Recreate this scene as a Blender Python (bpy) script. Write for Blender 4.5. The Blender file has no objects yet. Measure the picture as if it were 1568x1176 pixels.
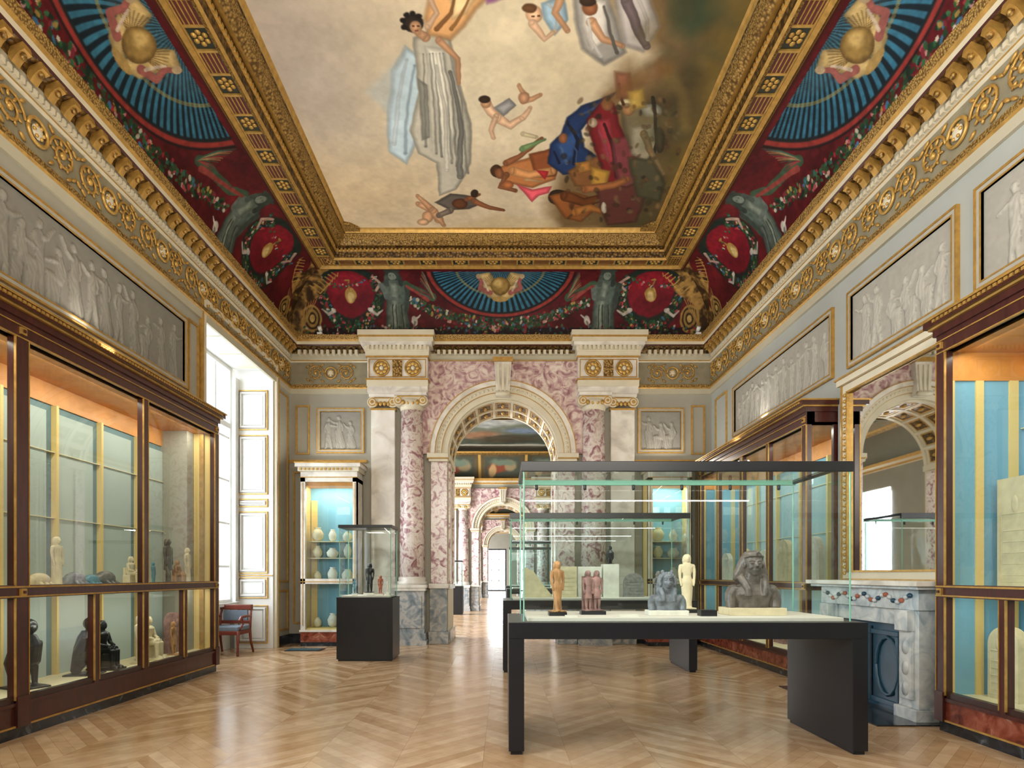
import bpy, math, random
import numpy as np
from mathutils import Vector, Matrix
random.seed(7); np.random.seed(7)
S=bpy.context.scene
pi=math.pi
# ------------------------------------------------------------------ materials
def lin(c):
    if isinstance(c,str):
        c=c.lstrip('#'); c=[int(c[i:i+2],16)/255 for i in (0,2,4)]
    return tuple(((x+0.055)/1.055)**2.4 if x>0.04045 else x/12.92 for x in c)+(1,)
def newmat(name):
    m=bpy.data.materials.new(name); m.use_nodes=True
    nt=m.node_tree; b=nt.nodes['Principled BSDF']
    return m,nt,b
def lk(nt,a,b): nt.links.new(a,b)
def pos(nt):
    g=nt.nodes.new('ShaderNodeNewGeometry'); return g.outputs['Position']
def noise(nt,scale,detail=4,dist=0,vec=None,stretch=None):
    n=nt.nodes.new('ShaderNodeTexNoise'); n.inputs['Scale'].default_value=scale
    n.inputs['Detail'].default_value=detail; n.inputs['Distortion'].default_value=dist
    v=vec or pos(nt)
    if stretch:
        mp=nt.nodes.new('ShaderNodeMapping'); mp.inputs['Scale'].default_value=stretch
        lk(nt,v,mp.inputs['Vector']); v=mp.outputs['Vector']
    lk(nt,v,n.inputs['Vector']); return n.outputs['Fac']
def ramp(nt,fac,stops):
    r=nt.nodes.new('ShaderNodeValToRGB'); e=r.color_ramp.elements
    while len(e)<len(stops): e.new(0.5)
    for i,(p,c) in enumerate(stops): e[i].position=p; e[i].color=lin(c)
    lk(nt,fac,r.inputs['Fac']); return r.outputs['Color']
def bump(nt,b,h,st,dist=0.01):
    n=nt.nodes.new('ShaderNodeBump'); n.inputs['Strength'].default_value=st; n.inputs['Distance'].default_value=dist
    lk(nt,h,n.inputs['Height']); lk(nt,n.outputs['Normal'],b.inputs['Normal'])
def mat(name,c,rough=0.5,metal=0,var=0.08,scale=5,bmp=0,bscale=60,spec=None,stretch=None):
    m,nt,b=newmat(name)
    l=lin(c)
    def mul(f): return tuple(min(1,x*f) for x in l[:3])+(1,)
    f=noise(nt,scale,4,0,None,stretch)
    r=nt.nodes.new('ShaderNodeValToRGB'); r.color_ramp.elements[0].position=.3; r.color_ramp.elements[1].position=.7
    r.color_ramp.elements[0].color=mul(1-var); r.color_ramp.elements[1].color=mul(1+var)
    lk(nt,f,r.inputs['Fac']); lk(nt,r.outputs['Color'],b.inputs['Base Color'])
    b.inputs['Roughness'].default_value=rough; b.inputs['Metallic'].default_value=metal
    if spec is not None: b.inputs['Specular IOR Level'].default_value=spec
    if bmp: bump(nt,b,noise(nt,bscale,3),bmp)
    return m
def marble(name,stops,scale=3,dist=1.5,rough=.25,detail=8):
    m,nt,b=newmat(name); lk(nt,ramp(nt,noise(nt,scale,detail,dist),stops),b.inputs['Base Color'])
    b.inputs['Roughness'].default_value=rough; return m
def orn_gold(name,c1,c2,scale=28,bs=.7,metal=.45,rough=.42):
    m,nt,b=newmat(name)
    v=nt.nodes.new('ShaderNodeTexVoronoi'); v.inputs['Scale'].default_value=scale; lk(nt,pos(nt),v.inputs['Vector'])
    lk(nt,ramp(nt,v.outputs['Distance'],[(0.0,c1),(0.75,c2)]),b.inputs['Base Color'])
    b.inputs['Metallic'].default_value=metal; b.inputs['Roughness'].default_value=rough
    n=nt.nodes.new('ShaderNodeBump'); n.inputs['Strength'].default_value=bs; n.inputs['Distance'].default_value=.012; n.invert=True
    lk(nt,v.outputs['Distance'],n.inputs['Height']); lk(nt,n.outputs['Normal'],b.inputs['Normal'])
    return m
GOLD=mat('gilding','#b48d48',.42,.45,.2,14,.25,50)
GOLDB=mat('gilding_bright','#c09a52',.4,.45,.2,14)
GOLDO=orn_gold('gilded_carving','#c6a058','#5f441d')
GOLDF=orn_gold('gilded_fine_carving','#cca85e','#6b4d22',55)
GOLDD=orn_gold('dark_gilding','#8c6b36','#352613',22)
WALL=mat('wall_paint_grey','#9b988b',.6,0,.05,2,.05,80)
WALLR=mat('wall_paint_bluegrey','#a1a5a0',.6,0,.05,2,.05,80)
FGR=mat('frieze_ground','#878069',.6,0,.12,8,.1,60)
ARCHI=mat('architrave_paint','#aea893',.55,0,.05,4)
CREAM=mat('cream_stone','#cfc7b0',.5,0,.06,4,.05,90)
WHITE=marble('white_marble',[(.3,'#b9b3ab'),(.5,'#d8d3c9'),(.7,'#e6e3dc')],2.2,1.2,.22)
PINK=marble('violet_breccia_marble',[(.33,'#93686e'),(.42,'#b9979a'),(.49,'#d9c9c2'),(.58,'#e8e1da'),(.68,'#c9abaa')],6.5,1.4,.22)
PINK2=marble('violet_breccia_spandrel',[(.32,'#8a6068'),(.43,'#ad8b8e'),(.52,'#c9b0aa'),(.66,'#dccfc6')],4.5,2.,.25)
BLUEM=marble('blue_grey_marble',[(.3,'#6d7880'),(.48,'#959b9e'),(.6,'#b9b5b0'),(.75,'#8e9599')],3.5,2.2,.22)
FIREM=marble('fireplace_marble',[(.3,'#9aa8b2'),(.5,'#c3cbce'),(.7,'#dde0de')],5,1.5,.25)
BLACKM=marble('black_marble',[(.3,'#15181c'),(.6,'#2b3036'),(.72,'#5d6468')],5,2.,.15)
REDM=marble('red_marble',[(.3,'#4a2019'),(.5,'#7c3b2a'),(.65,'#8e5340'),(.75,'#a8907c')],6,1.6,.2)
MAHOG=mat('mahogany','#43201b',.28,0,.3,4,0,60,stretch=(6,6,1))
MAHOGD=mat('mahogany_dark','#35201c',.3,0,.25,4,stretch=(6,6,1))
BLACK=mat('black_lacquer','#15181f',.3,0,.1,4)
ORANGE=mat('case_soffit_wood','#cf8a44',.5,0,.15,5)
CASEB=mat('case_back_blue','#74a9c4',.7,0,.05,2)
CASET=mat('case_back_teal','#647f83',.7,0,.12,1.2)
CASEG=mat('case_board_greygreen','#aab7b0',.7,0,.06,1.2)
CASEBL=mat('case_board_paleblue','#9cc0cc',.7,0,.05,1.2)
CASEC=mat('case_lining_cream','#dfd3ae',.7,0,.04,2)
CASEY=mat('case_lining_yellow','#dfc27c',.6,0,.04,2)
LINEN=mat('plinth_linen','#dcd8cc',.8,0,.04,5)
SHUT=mat('shutter_paint','#d6d6d2',.4,0,.03,3)
BRONZE=mat('dark_bronze','#202327',.3,.3,.3,8)
STONEG=mat('grey_granite','#7f7d78',.45,0,.3,22,.2,50)
STONED=mat('dark_granite','#5c544d',.35,0,.45,18,.2,50)
STONEB=mat('blue_grey_stone','#6a7077',.5,0,.45,20,.2,50)
LIME=mat('limestone','#d3c5a2',.7,0,.12,12,.2,50)
LIMEW=mat('white_limestone','#dbd8cc',.7,0,.1,12,.2,50)
WOODC=mat('carved_wood','#a87c4e',.55,0,.45,14,.1,40,stretch=(3,3,.6))
SAND=mat('pink_sandstone','#8f6e68',.7,0,.4,15,.2,50)
TERRA=mat('terracotta','#a9604a',.7,0,.15,12)
FAIEN=mat('blue_faience','#4c7f8f',.35,0,.2,12)
CUSH=mat('chair_cushion','#6a7684',.8,0,.1,30)
PLAST=mat('relief_plaster','#a29f93',.65,0,.06,8)
DRED=mat('dark_red_paint','#5a2422',.5,0,.12,9)
DGREEN=mat('dark_green_paint','#262e26',.5,0,.1,9)
NAVY=mat('navy_fireback','#234a60',.35,0,.2,5)
def glassmat(name,tint,k=1.0):
    # thin sheet: transparent + mirror-like reflection following Schlick's approximation (same from both sides)
    m=bpy.data.materials.new(name); m.use_nodes=True; nt=m.node_tree; nt.nodes.clear()
    o=nt.nodes.new('ShaderNodeOutputMaterial'); mx=nt.nodes.new('ShaderNodeMixShader')
    t=nt.nodes.new('ShaderNodeBsdfTransparent'); t.inputs[0].default_value=lin(tint)
    g=nt.nodes.new('ShaderNodeBsdfGlossy'); g.inputs['Roughness'].default_value=.01
    f=nt.nodes.new('ShaderNodeLayerWeight'); f.inputs['Blend'].default_value=.5
    p=nt.nodes.new('ShaderNodeMath'); p.operation='POWER'; p.inputs[1].default_value=4.0
    mm=nt.nodes.new('ShaderNodeMath'); mm.operation='MULTIPLY_ADD'; mm.inputs[1].default_value=.9*k; mm.inputs[2].default_value=.055*k; mm.use_clamp=True
    lk(nt,f.outputs['Facing'],p.inputs[0]); lk(nt,p.outputs[0],mm.inputs[0])
    lk(nt,mm.outputs[0],mx.inputs[0]); lk(nt,t.outputs[0],mx.inputs[1]); lk(nt,g.outputs[0],mx.inputs[2]); lk(nt,mx.outputs[0],o.inputs[0])
    return m
GLASS=glassmat('case_glass','#f6fcfb',.9)
GLASSL=glassmat('wall_case_glass','#ecf5f4',1.1)
WGLASS=glassmat('window_glass','#f8fcff',.5)
GEDGE=mat('glass_edge_green','#7fb8a4',.15,0,.02)
MIRR=mat('mirror_silver','#e8ecec',.02,1,.0)
def attrmat(name,rough=.6,spec=.3,bmp=0):
    m,nt,b=newmat(name); a=nt.nodes.new('ShaderNodeAttribute'); a.attribute_name='Col'
    lk(nt,a.outputs['Color'],b.inputs['Base Color']); b.inputs['Roughness'].default_value=rough; b.inputs['Specular IOR Level'].default_value=spec
    if bmp: bump(nt,b,noise(nt,90,3),bmp,.005)
    return m
PAINT=attrmat('oil_painting',.6,.2,.15)
def floormat():
    m,nt,b=newmat('oak_chevron_parquet')
    def Mh(op,a,c=None):
        n=nt.nodes.new('ShaderNodeMath'); n.operation=op
        for i,x in enumerate((a,c)):
            if x is None: continue
            if isinstance(x,(int,float)): n.inputs[i].default_value=x
            else: lk(nt,x,n.inputs[i])
        return n.outputs[0]
    sp=nt.nodes.new('ShaderNodeSeparateXYZ'); lk(nt,pos(nt),sp.inputs[0]); X,Y=sp.outputs[0],sp.outputs[1]
    u=Mh('DIVIDE',Mh('ADD',X,20.3),1.3)
    tri=Mh('MULTIPLY',Mh('ABSOLUTE',Mh('SUBTRACT',Mh('FRACT',u),.5)),1.3)
    k=Mh('DIVIDE',Mh('ADD',Y,Mh('MULTIPLY',tri,1.0)),.13)
    idk=Mh('FLOOR',k); col=Mh('FLOOR',Mh('MULTIPLY',u,2))
    cb=nt.nodes.new('ShaderNodeCombineXYZ'); lk(nt,idk,cb.inputs[0]); lk(nt,col,cb.inputs[1])
    wn=nt.nodes.new('ShaderNodeTexWhiteNoise'); wn.noise_dimensions='2D'; lk(nt,cb.outputs[0],wn.inputs[0])
    c=ramp(nt,wn.outputs['Value'],[(0,'#b5946e'),(.35,'#bf9f7a'),(.7,'#c8ab88'),(1,'#d1b796')])
    g=noise(nt,7,6,.6,None,(1,1,1))
    mx=nt.nodes.new('ShaderNodeMix'); mx.data_type='RGBA'; mx.blend_type='MULTIPLY'; mx.inputs[0].default_value=.5
    lk(nt,c,mx.inputs[6]); lk(nt,ramp(nt,g,[(.3,'#c6b29c'),(.7,'#ffffff')]),mx.inputs[7])
    gap=Mh('MAXIMUM',Mh('LESS_THAN',Mh('FRACT',k),.03),Mh('LESS_THAN',Mh('FRACT',Mh('MULTIPLY',u,2)),.006))
    mx2=nt.nodes.new('ShaderNodeMix'); mx2.data_type='RGBA'; lk(nt,Mh('MULTIPLY',gap,.5),mx2.inputs[0]); lk(nt,mx.outputs[2],mx2.inputs[6]); mx2.inputs[7].default_value=lin('#6b4a32')
    lk(nt,mx2.outputs[2],b.inputs['Base Color'])
    lk(nt,Mh('ADD',.17,Mh('MULTIPLY',wn.outputs['Value'],.1)),b.inputs['Roughness'])
    return m
FLOOR=floormat()
# ------------------------------------------------------------------ mesh builder
class MB:
    def __init__(s): s.v=[];s.f=[];s.m=[];s.s=[];s.mats=[]
    def mi(s,m):
        if m not in s.mats: s.mats.append(m)
        return s.mats.index(m)
    def add(s,vs,fs,m,smooth=False,T=None):
        o=len(s.v); s.v.extend([tuple(T@Vector(v)) if T is not None else tuple(v) for v in vs]); k=s.mi(m)
        for f in fs: s.f.append([i+o for i in f]); s.m.append(k); s.s.append(smooth)
    def box(s,x0,x1,y0,y1,z0,z1,m,T=None):
        x0,x1=min(x0,x1),max(x0,x1); y0,y1=min(y0,y1),max(y0,y1); z0,z1=min(z0,z1),max(z0,z1)
        vs=[(x0,y0,z0),(x1,y0,z0),(x1,y1,z0),(x0,y1,z0),(x0,y0,z1),(x1,y0,z1),(x1,y1,z1),(x0,y1,z1)]
        s.add(vs,[(0,3,2,1),(4,5,6,7),(0,1,5,4),(1,2,6,5),(2,3,7,6),(3,0,4,7)],m,False,T)
    def quad(s,a,b,c,d,m): s.add([a,b,c,d],[(0,1,2,3)],m)
    def lathe(s,prof,cx,cy,m,n=24,z0=0,sy=1,a0=0,T=None):
        vs=[];fs=[]
        for r,z in prof:
            for i in range(n):
                a=a0+2*pi*i/n; vs.append((cx+r*math.cos(a),cy+sy*r*math.sin(a),z0+z))
        for j in range(len(prof)-1):
            for i in range(n):
                i2=(i+1)%n; fs.append((j*n+i,j*n+i2,(j+1)*n+i2,(j+1)*n+i))
        fs.append(tuple(range(n))[::-1]); fs.append(tuple((len(prof)-1)*n+i for i in range(n)))
        s.add(vs,fs,m,n>6,T)
    def loft(s,secs,m,n=28,T=None,p=2.0):
        vs=[];fs=[]
        for z,cx,cy,rx,ry in secs:
            for i in range(n):
                a=2*pi*i/n; c,q=math.cos(a),math.sin(a)
                vs.append((cx+rx*math.copysign(abs(c)**(2/p),c),cy+ry*math.copysign(abs(q)**(2/p),q),z))
        for j in range(len(secs)-1):
            for i in range(n):
                i2=(i+1)%n; fs.append((j*n+i,j*n+i2,(j+1)*n+i2,(j+1)*n+i))
        fs.append(tuple(range(n))[::-1]); fs.append(tuple((len(secs)-1)*n+i for i in range(n)))
        s.add(vs,fs,m,True,T)
    def tube(s,pts,rad,m,n=8,T=None):
        pts=[Vector(p) for p in pts]
        if not hasattr(rad,'__len__'): rad=[rad]*len(pts)
        vs=[];fs=[];up=None
        for i,p in enumerate(pts):
            d=(pts[min(i+1,len(pts)-1)]-pts[max(i-1,0)]).normalized()
            if up is None:
                up=Vector((0,0,1)) if abs(d.z)<.9 else Vector((1,0,0))
            sd=d.cross(up)
            if sd.length<1e-4: sd=d.cross(Vector((0.3,1,.2)))
            sd.normalize(); up=sd.cross(d).normalized()
            for k in range(n):
                a=2*pi*k/n; vs.append(p+(sd*math.cos(a)+up*math.sin(a))*rad[i])
        for j in range(len(pts)-1):
            for i in range(n):
                i2=(i+1)%n; fs.append((j*n+i,j*n+i2,(j+1)*n+i2,(j+1)*n+i))
        fs.append(tuple(range(n))[::-1]); fs.append(tuple((len(pts)-1)*n+i for i in range(n)))
        s.add(vs,fs,m,True,T)
    def ell(s,c,r,m,n=12,k=8,T=None,rot=None):
        vs=[];fs=[]; R=rot or Matrix.Identity(3)
        for j in range(k+1):
            ph=pi*j/k
            for i in range(n):
                a=2*pi*i/n
                p=R@Vector((r[0]*math.sin(ph)*math.cos(a),r[1]*math.sin(ph)*math.sin(a),-r[2]*math.cos(ph)))
                vs.append((c[0]+p.x,c[1]+p.y,c[2]+p.z))
        for j in range(k):
            for i in range(n):
                i2=(i+1)%n; fs.append((j*n+i,j*n+i2,(j+1)*n+i2,(j+1)*n+i))
        s.add(vs,fs,m,True,T)
    def prism(s,poly,axis,d0,d1,m,T=None):
        def P(a,b,d): return {'x':(d,a,b),'y':(a,d,b),'z':(a,b,d)}[axis]
        n=len(poly); vs=[P(a,b,d0) for a,b in poly]+[P(a,b,d1) for a,b in poly]
        fs=[tuple(range(n)),tuple(range(n,2*n))[::-1]]+[(i,(i+1)%n,n+(i+1)%n,n+i) for i in range(n)]
        s.add(vs,fs,m,False,T)
    def frame(s,axis,p,a0,a1,z0,z1,w,d,m):
        def B(a,b,c,e):
            if axis=='x': s.box(p,p+d,a,b,c,e,m)
            else: s.box(a,b,p,p+d,c,e,m)
        B(a0,a1,z0,z0+w);B(a0,a1,z1-w,z1);B(a0,a0+w,z0+w,z1-w);B(a1-w,a1,z0+w,z1-w)
    def ring(s,cx,zc,r0,r1,y0,y1,m,n=40,a0=0,a1=pi):
        vs=[];fs=[]
        for i in range(n+1):
            a=a0+(a1-a0)*i/n; c,sn=math.cos(a),math.sin(a)
            vs+=[(cx+r0*c,y0,zc+r0*sn),(cx+r1*c,y0,zc+r1*sn),(cx+r1*c,y1,zc+r1*sn),(cx+r0*c,y1,zc+r0*sn)]
        for i in range(n):
            o=i*4
            for k in range(4): fs.append((o+k,o+(k+1)%4,o+4+(k+1)%4,o+4+k))
        fs.append((0,1,2,3)); fs.append((n*4+3,n*4+2,n*4+1,n*4))
        s.add(vs,fs,m)
    def sweep(s,prof,mats,rect):
        x0,x1,y0,y1=rect; vs=[];fs=[]
        for d,z in prof: vs+=[(x0+d,y0+d,z),(x1-d,y0+d,z),(x1-d,y1-d,z),(x0+d,y1-d,z)]
        for j in range(len(prof)-1):
            m=mats[j] if isinstance(mats,(list,tuple)) else mats
            s.add([vs[j*4+k] for k in range(4)]+[vs[j*4+4+k] for k in range(4)],[(k,(k+1)%4,4+(k+1)%4,4+k) for k in range(4)],m)
    def obj(s,name,bevel=0,remesh=0,parent=None):
        me=bpy.data.meshes.new(name); me.from_pydata([tuple(v) for v in s.v],[],s.f)
        for m in s.mats: me.materials.append(m)
        me.polygons.foreach_set('material_index',s.m); me.polygons.foreach_set('use_smooth',s.s); me.update()
        o=bpy.data.objects.new(name,me); S.collection.objects.link(o)
        if bevel:
            b=o.modifiers.new('bevel','BEVEL'); b.width=bevel; b.segments=2; b.limit_method='ANGLE'; b.angle_limit=.9
        if remesh:
            r=o.modifiers.new('remesh','REMESH'); r.mode='VOXEL'; r.voxel_size=remesh; r.use_smooth_shade=True
            sm=o.modifiers.new('smooth','SMOOTH'); sm.factor=.5; sm.iterations=2
        if parent: o.parent=parent
        return o
def grid_obj(name,P,C,m,smooth=True):
    nu,nv=P.shape[:2]; me=bpy.data.meshes.new(name)
    N=nu*nv; me.vertices.add(N); me.vertices.foreach_set('co',P.reshape(-1).astype(np.float32))
    i=np.arange(nu-1)[:,None]*nv+np.arange(nv-1)[None,:]
    q=np.stack([i,i+nv,i+nv+1,i+1],-1).reshape(-1,4)
    nf=len(q); me.loops.add(nf*4); me.loops.foreach_set('vertex_index',q.reshape(-1).astype(np.int32))
    me.polygons.add(nf); me.polygons.foreach_set('loop_start',(np.arange(nf)*4).astype(np.int32)); me.polygons.foreach_set('loop_total',np.full(nf,4,np.int32))
    me.update(calc_edges=True)
    me.polygons.foreach_set('use_smooth',np.full(nf,smooth))
    if C is not None:
        at=me.color_attributes.new('Col','FLOAT_COLOR','POINT')
        c=np.clip(C,0,1); c=np.where(c>.04045,((c+.055)/1.055)**2.4,c/12.92)
        c=np.concatenate([c.reshape(-1,3),np.ones((N,1))],1); at.data.foreach_set('color',c.reshape(-1).astype(np.float32))
    me.materials.append(m); me.update()
    o=bpy.data.objects.new(name,me); S.collection.objects.link(o); return o
# ------------------------------------------------------------------ numpy painting
def hx(c): 
    c=c.lstrip('#'); return np.array([int(c[i:i+2],16)/255 for i in (0,2,4)])
def vn(x,y,sd=0):
    xi=np.floor(x);yi=np.floor(y);fx=x-xi;fy=y-yi;fx=fx*fx*(3-2*fx);fy=fy*fy*(3-2*fy)
    def h(a,b):
        t=np.sin(a*127.1+b*311.7+sd*74.7)*43758.5453; return t-np.floor(t)
    return (h(xi,yi)*(1-fx)+h(xi+1,yi)*fx)*(1-fy)+(h(xi,yi+1)*(1-fx)+h(xi+1,yi+1)*fx)*fy
def fbm(x,y,sd=0,o=4):
    r=0;a=.5
    for i in range(o): r=r+a*vn(x*2**i,y*2**i,sd+i); a*=.5
    return r/(1-.5**o)
shade_w=.07
class Paint:
    def __init__(s,U,V,base):
        s.shape=U.shape; s.U=U.reshape(-1).astype(float); s.V=V.reshape(-1).astype(float); s.C=np.tile(hx(base),(s.U.size,1))
        s.WU=s.U;s.WV=s.V
    def warp(s,a,f,sd=0):
        s.WU=s.U+a*(fbm(s.U*f,s.V*f,sd,3)-.5)*2; s.WV=s.V+a*(fbm(s.U*f,s.V*f,sd+9,3)-.5)*2
    def bl(s,idx,a,col):
        if isinstance(col,str): col=hx(col)
        s.C[idx]=s.C[idx]*(1-a[:,None])+col*a[:,None]
    def ell(s,cx,cy,rx,ry,col,rot=0,soft=.1,al=1):
        R=max(rx,ry)*(1+soft)
        i=np.nonzero((np.abs(s.WU-cx)<R)&(np.abs(s.WV-cy)<R))[0]
        if not len(i): return
        u=s.WU[i]-cx;v=s.WV[i]-cy;c,n=math.cos(rot),math.sin(rot)
        d=np.sqrt(((u*c+v*n)/rx)**2+((-u*n+v*c)/ry)**2)
        s.bl(i,np.clip((1+soft*.5-d)/soft,0,1)*al,col)
    def poly(s,pts,col,soft=.02,al=1,shade=0):
        p=np.array(pts,float); mn=p.min(0)-soft; mx=p.max(0)+soft
        i=np.nonzero((s.WU>mn[0])&(s.WU<mx[0])&(s.WV>mn[1])&(s.WV<mx[1]))[0]
        if not len(i): return
        x=s.WU[i];y=s.WV[i];ins=np.zeros(len(i),bool);dm=np.full(len(i),1e9)
        for k in range(len(p)):
            a=p[k];b=p[(k+1)%len(p)]
            if a[1]!=b[1]:
                ins^=((a[1]>y)!=(b[1]>y))&(x<(b[0]-a[0])*(y-a[1])/(b[1]-a[1])+a[0])
            e=b-a;t=np.clip(((x-a[0])*e[0]+(y-a[1])*e[1])/(e@e+1e-12),0,1)
            dm=np.minimum(dm,(x-a[0]-t*e[0])**2+(y-a[1]-t*e[1])**2)
        dd=np.sqrt(dm); sd=np.where(ins,1,-1)*dd
        cc=hx(col) if isinstance(col,str) else col
        if shade:
            f=1-shade*.5+shade*np.clip(dd/shade_w,0,1)-shade*.35*((x-mn[0])/(mx[0]-mn[0])-.5)
            cc=np.clip(cc[None,:]*f[:,None],0,1)
        s.bl(i,np.clip(.5+sd/soft,0,1)*al,cc)
    def stroke(s,pts,w0,w1,col,soft=.01,al=1):
        p=np.array(pts,float);n=len(p)-1;R=max(w0,w1)+soft
        mn=p.min(0)-R;mx=p.max(0)+R
        i=np.nonzero((s.WU>mn[0])&(s.WU<mx[0])&(s.WV>mn[1])&(s.WV<mx[1]))[0]
        if not len(i): return
        x=s.WU[i];y=s.WV[i];best=np.full(len(i),-1e9)
        for k in range(n):
            a=p[k];e=p[k+1]-a;t=np.clip(((x-a[0])*e[0]+(y-a[1])*e[1])/(e@e+1e-12),0,1)
            w=w0+(w1-w0)*(k+t)/n
            best=np.maximum(best,w-np.sqrt((x-a[0]-t*e[0])**2+(y-a[1]-t*e[1])**2))
        s.bl(i,np.clip(.5+best/soft,0,1)*al,col)
    def out(s): return s.C.reshape(s.shape+(3,))
XL,XR,Y0,Y1=-4.36,4.26,-1.2,12.0
RC=(XL,XR,Y0,Y1)
# ------------------------------------------------------------------ ceiling painting
def ceiling():
    xs=np.linspace(-2.84,2.74,700); ys=np.concatenate([np.linspace(.3,5.6,90)[:-1],np.linspace(5.6,10.5,660)])
    U,V=np.meshgrid(xs,ys,indexing='ij')
    P=Paint(U,V,'#d9c8ab')
    # everything below is measured on the painting and expressed in metres by c()
    def c(x,y):
        Y=5526/(880-y); return ((x-770)*Y/900,Y)
    def G(x,y,rx,ry,col,al=.8):
        X,Y=c(x,y); d=np.sqrt(((P.U-X)/rx)**2+((P.V-Y)/ry)**2); a=np.clip(1-d,0,1)**1.2*al
        P.C=P.C*(1-a[:,None])+hx(col)*a[:,None]
    G(460,120,1.5,2.0,'#b3aaa6',.75); G(560,300,2.4,1.4,'#e8cfa6',.9); G(760,60,2.4,2.2,'#e6d7b6',.9)
    G(700,170,1.4,1.3,'#ecdfc2',.8); G(420,20,1.6,1.5,'#b9ada3',.6); G(860,110,.9,.8,'#dccba8',.6); G(600,-40,1.0,.9,'#e0cdb4',.6)
    P.warp(.12,1.6,3)
    def PP(pts,col,soft=.02,al=1,sh=.4): P.poly([c(*q) for q in pts],col,soft,al,sh if soft<.06 else 0)
    def EE(x,y,rx,ry,col,rot=0,soft=.02,al=1):
        r=math.radians(rot)
        PP([(x+rx*math.cos(t)*math.cos(r)-ry*math.sin(t)*math.sin(r),y+rx*math.cos(t)*math.sin(r)+ry*math.sin(t)*math.cos(r)) for t in [2*pi*k/18 for k in range(18)]],col,soft,al)
    def SS(pts,w0,w1,col,soft=.015,al=1):
        n=len(pts);L=[];R=[]
        for k in range(n):
            a=pts[max(k-1,0)];b=pts[min(k+1,n-1)];dx,dy=b[0]-a[0],b[1]-a[1];l=math.hypot(dx,dy) or 1
            w=w0+(w1-w0)*k/(n-1); L.append((pts[k][0]-dy/l*w,pts[k][1]+dx/l*w)); R.append((pts[k][0]+dy/l*w,pts[k][1]-dx/l*w))
        EE(*pts[0],w0,w0,col,0,soft,al); EE(*pts[-1],w1,w1,col,0,soft,al); PP(L+R[::-1],col,soft,al)
    PP([(905,-40),(965,40),(1010,75),(985,110),(965,90),(935,140),(925,165),(900,245),(855,258),(840,300),(850,352),(1060,352),(1240,60),(1240,-80)],'#77603f',.35)
    PP([(1000,-60),(1070,60),(1010,130),(970,160),(945,250),(930,352),(1060,352),(1240,-80)],'#4f4229',.3)
    PP([(1075,-80),(1110,20),(1070,100),(1050,190),(1030,250),(1020,352),(1260,0),(1260,-80)],'#6a582a',.35)
    PP([(1030,-60),(1100,-20),(1105,25),(1065,60),(1040,35)],'#33452f',.25,.8)
    PP([(700,345),(760,330),(850,335),(860,352),(690,352)],'#cfbb94',.1,.6)
    P.warp(.015,6,5)
    sk='#c99a74';sk2='#8f5b3c';skd='#5f3a26';skl='#e0b896'
    PP([(620,70),(600,110),(592,190),(595,232),(622,252),(640,215),(655,150),(650,90)],'#a8bdc9',.05,.9)
    PP([(612,90),(560,140),(600,180)],'#b5c4c9',.1,.5)
    PP([(632,58),(660,45),(690,60),(700,110),(722,190),(722,250),(700,290),(672,300),(668,250),(640,235),(628,200),(640,140)],'#a6a294',.03)
    PP([(650,70),(680,75),(690,130),(700,190),(690,250),(675,240),(668,170)],'#c9c5b6',.04)
    PP([(640,120),(656,130),(660,210),(646,215)],'#8b8a80',.03)
    for k in range(9): SS([(648+k*5,82),(650+k*7,150),(652+k*8,225+k*5)],.8,1.8,['#7e7d76','#dedacb','#8c8a82'][k%3],.02,.7)
    SS([(690,110),(706,190),(704,270)],3,5,'#7e7d76'); SS([(668,100),(682,170),(684,260)],2,4,'#dedacb'); SS([(622,90),(610,150),(604,220)],2,4,'#cddae0',.03,.7); SS([(634,100),(624,160),(620,235)],1.5,2.5,'#8fa5b2',.03,.7)
    PP([(660,-20),(700,-40),(760,-20),(730,15),(712,40),(690,62),(655,55),(648,30)],'#c39463',.05)
    PP([(690,-10),(740,-20),(715,20),(690,30)],'#dabb8c',.05); SS([(700,-20),(690,20),(668,45)],2,4,'#96683c'); SS([(725,-15),(710,15),(690,45)],1.5,3,'#a87642')
    SS([(672,62),(700,90),(703,128)],6,3,sk); EE(632,36,16,14,'#2c241f'); EE(636,42,9,10,sk); SS([(640,50),(652,58)],6,7,sk)
    for dx,dy in ((-14,6),(-16,-4),(-10,-13),(0,-15),(9,-11)): EE(632+dx,36+dy,5,4,'#241d19')
    SS([(632,40),(634,40)],.8,.8,'#4a2f22'); SS([(639,40),(641,40)],.8,.8,'#4a2f22'); SS([(635,47),(639,47)],.8,.8,'#9c4a3e')
    SS([(655,40),(668,20),(658,-5)],6,4,skl)
    EE(818,22,13,13,'#dcb08c'); EE(810,12,11,7,'#6d4a2e'); PP([(828,5),(862,-10),(870,30),(850,55),(832,30)],'#8fa9b8',.03); SS([(815,35),(835,60),(850,48)],7,4,skl)
    SS([(840,5),(855,20),(850,45)],2,2,'#c9d4d6'); SS([(814,24),(817,24)],1,1,'#4a2f22'); SS([(823,24),(826,24)],1,1,'#4a2f22')
    PP([(875,-20),(925,-20),(945,30),(960,80),(925,100),(890,75),(880,30)],'#8b8780',.05)
    PP([(890,-10),(930,0),(935,60),(905,80),(890,40)],'#c3bdb4',.05); EE(903,12,12,13,sk2); EE(900,2,13,8,'#3c2b21')
    PP([(940,-30),(990,-20),(1010,40),(985,80),(955,70),(945,20)],'#a49d98',.055); SS([(960,0),(975,40),(990,70)],9,6,'#6b5d5e'); SS([(975,-10),(990,30),(992,60)],3,3,'#c9c2bb')
    SS([(905,35),(925,60),(955,70)],8,4,sk); PP([(735,-30),(790,-30),(780,-5),(745,5)],'#9a5f92',.05)
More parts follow.
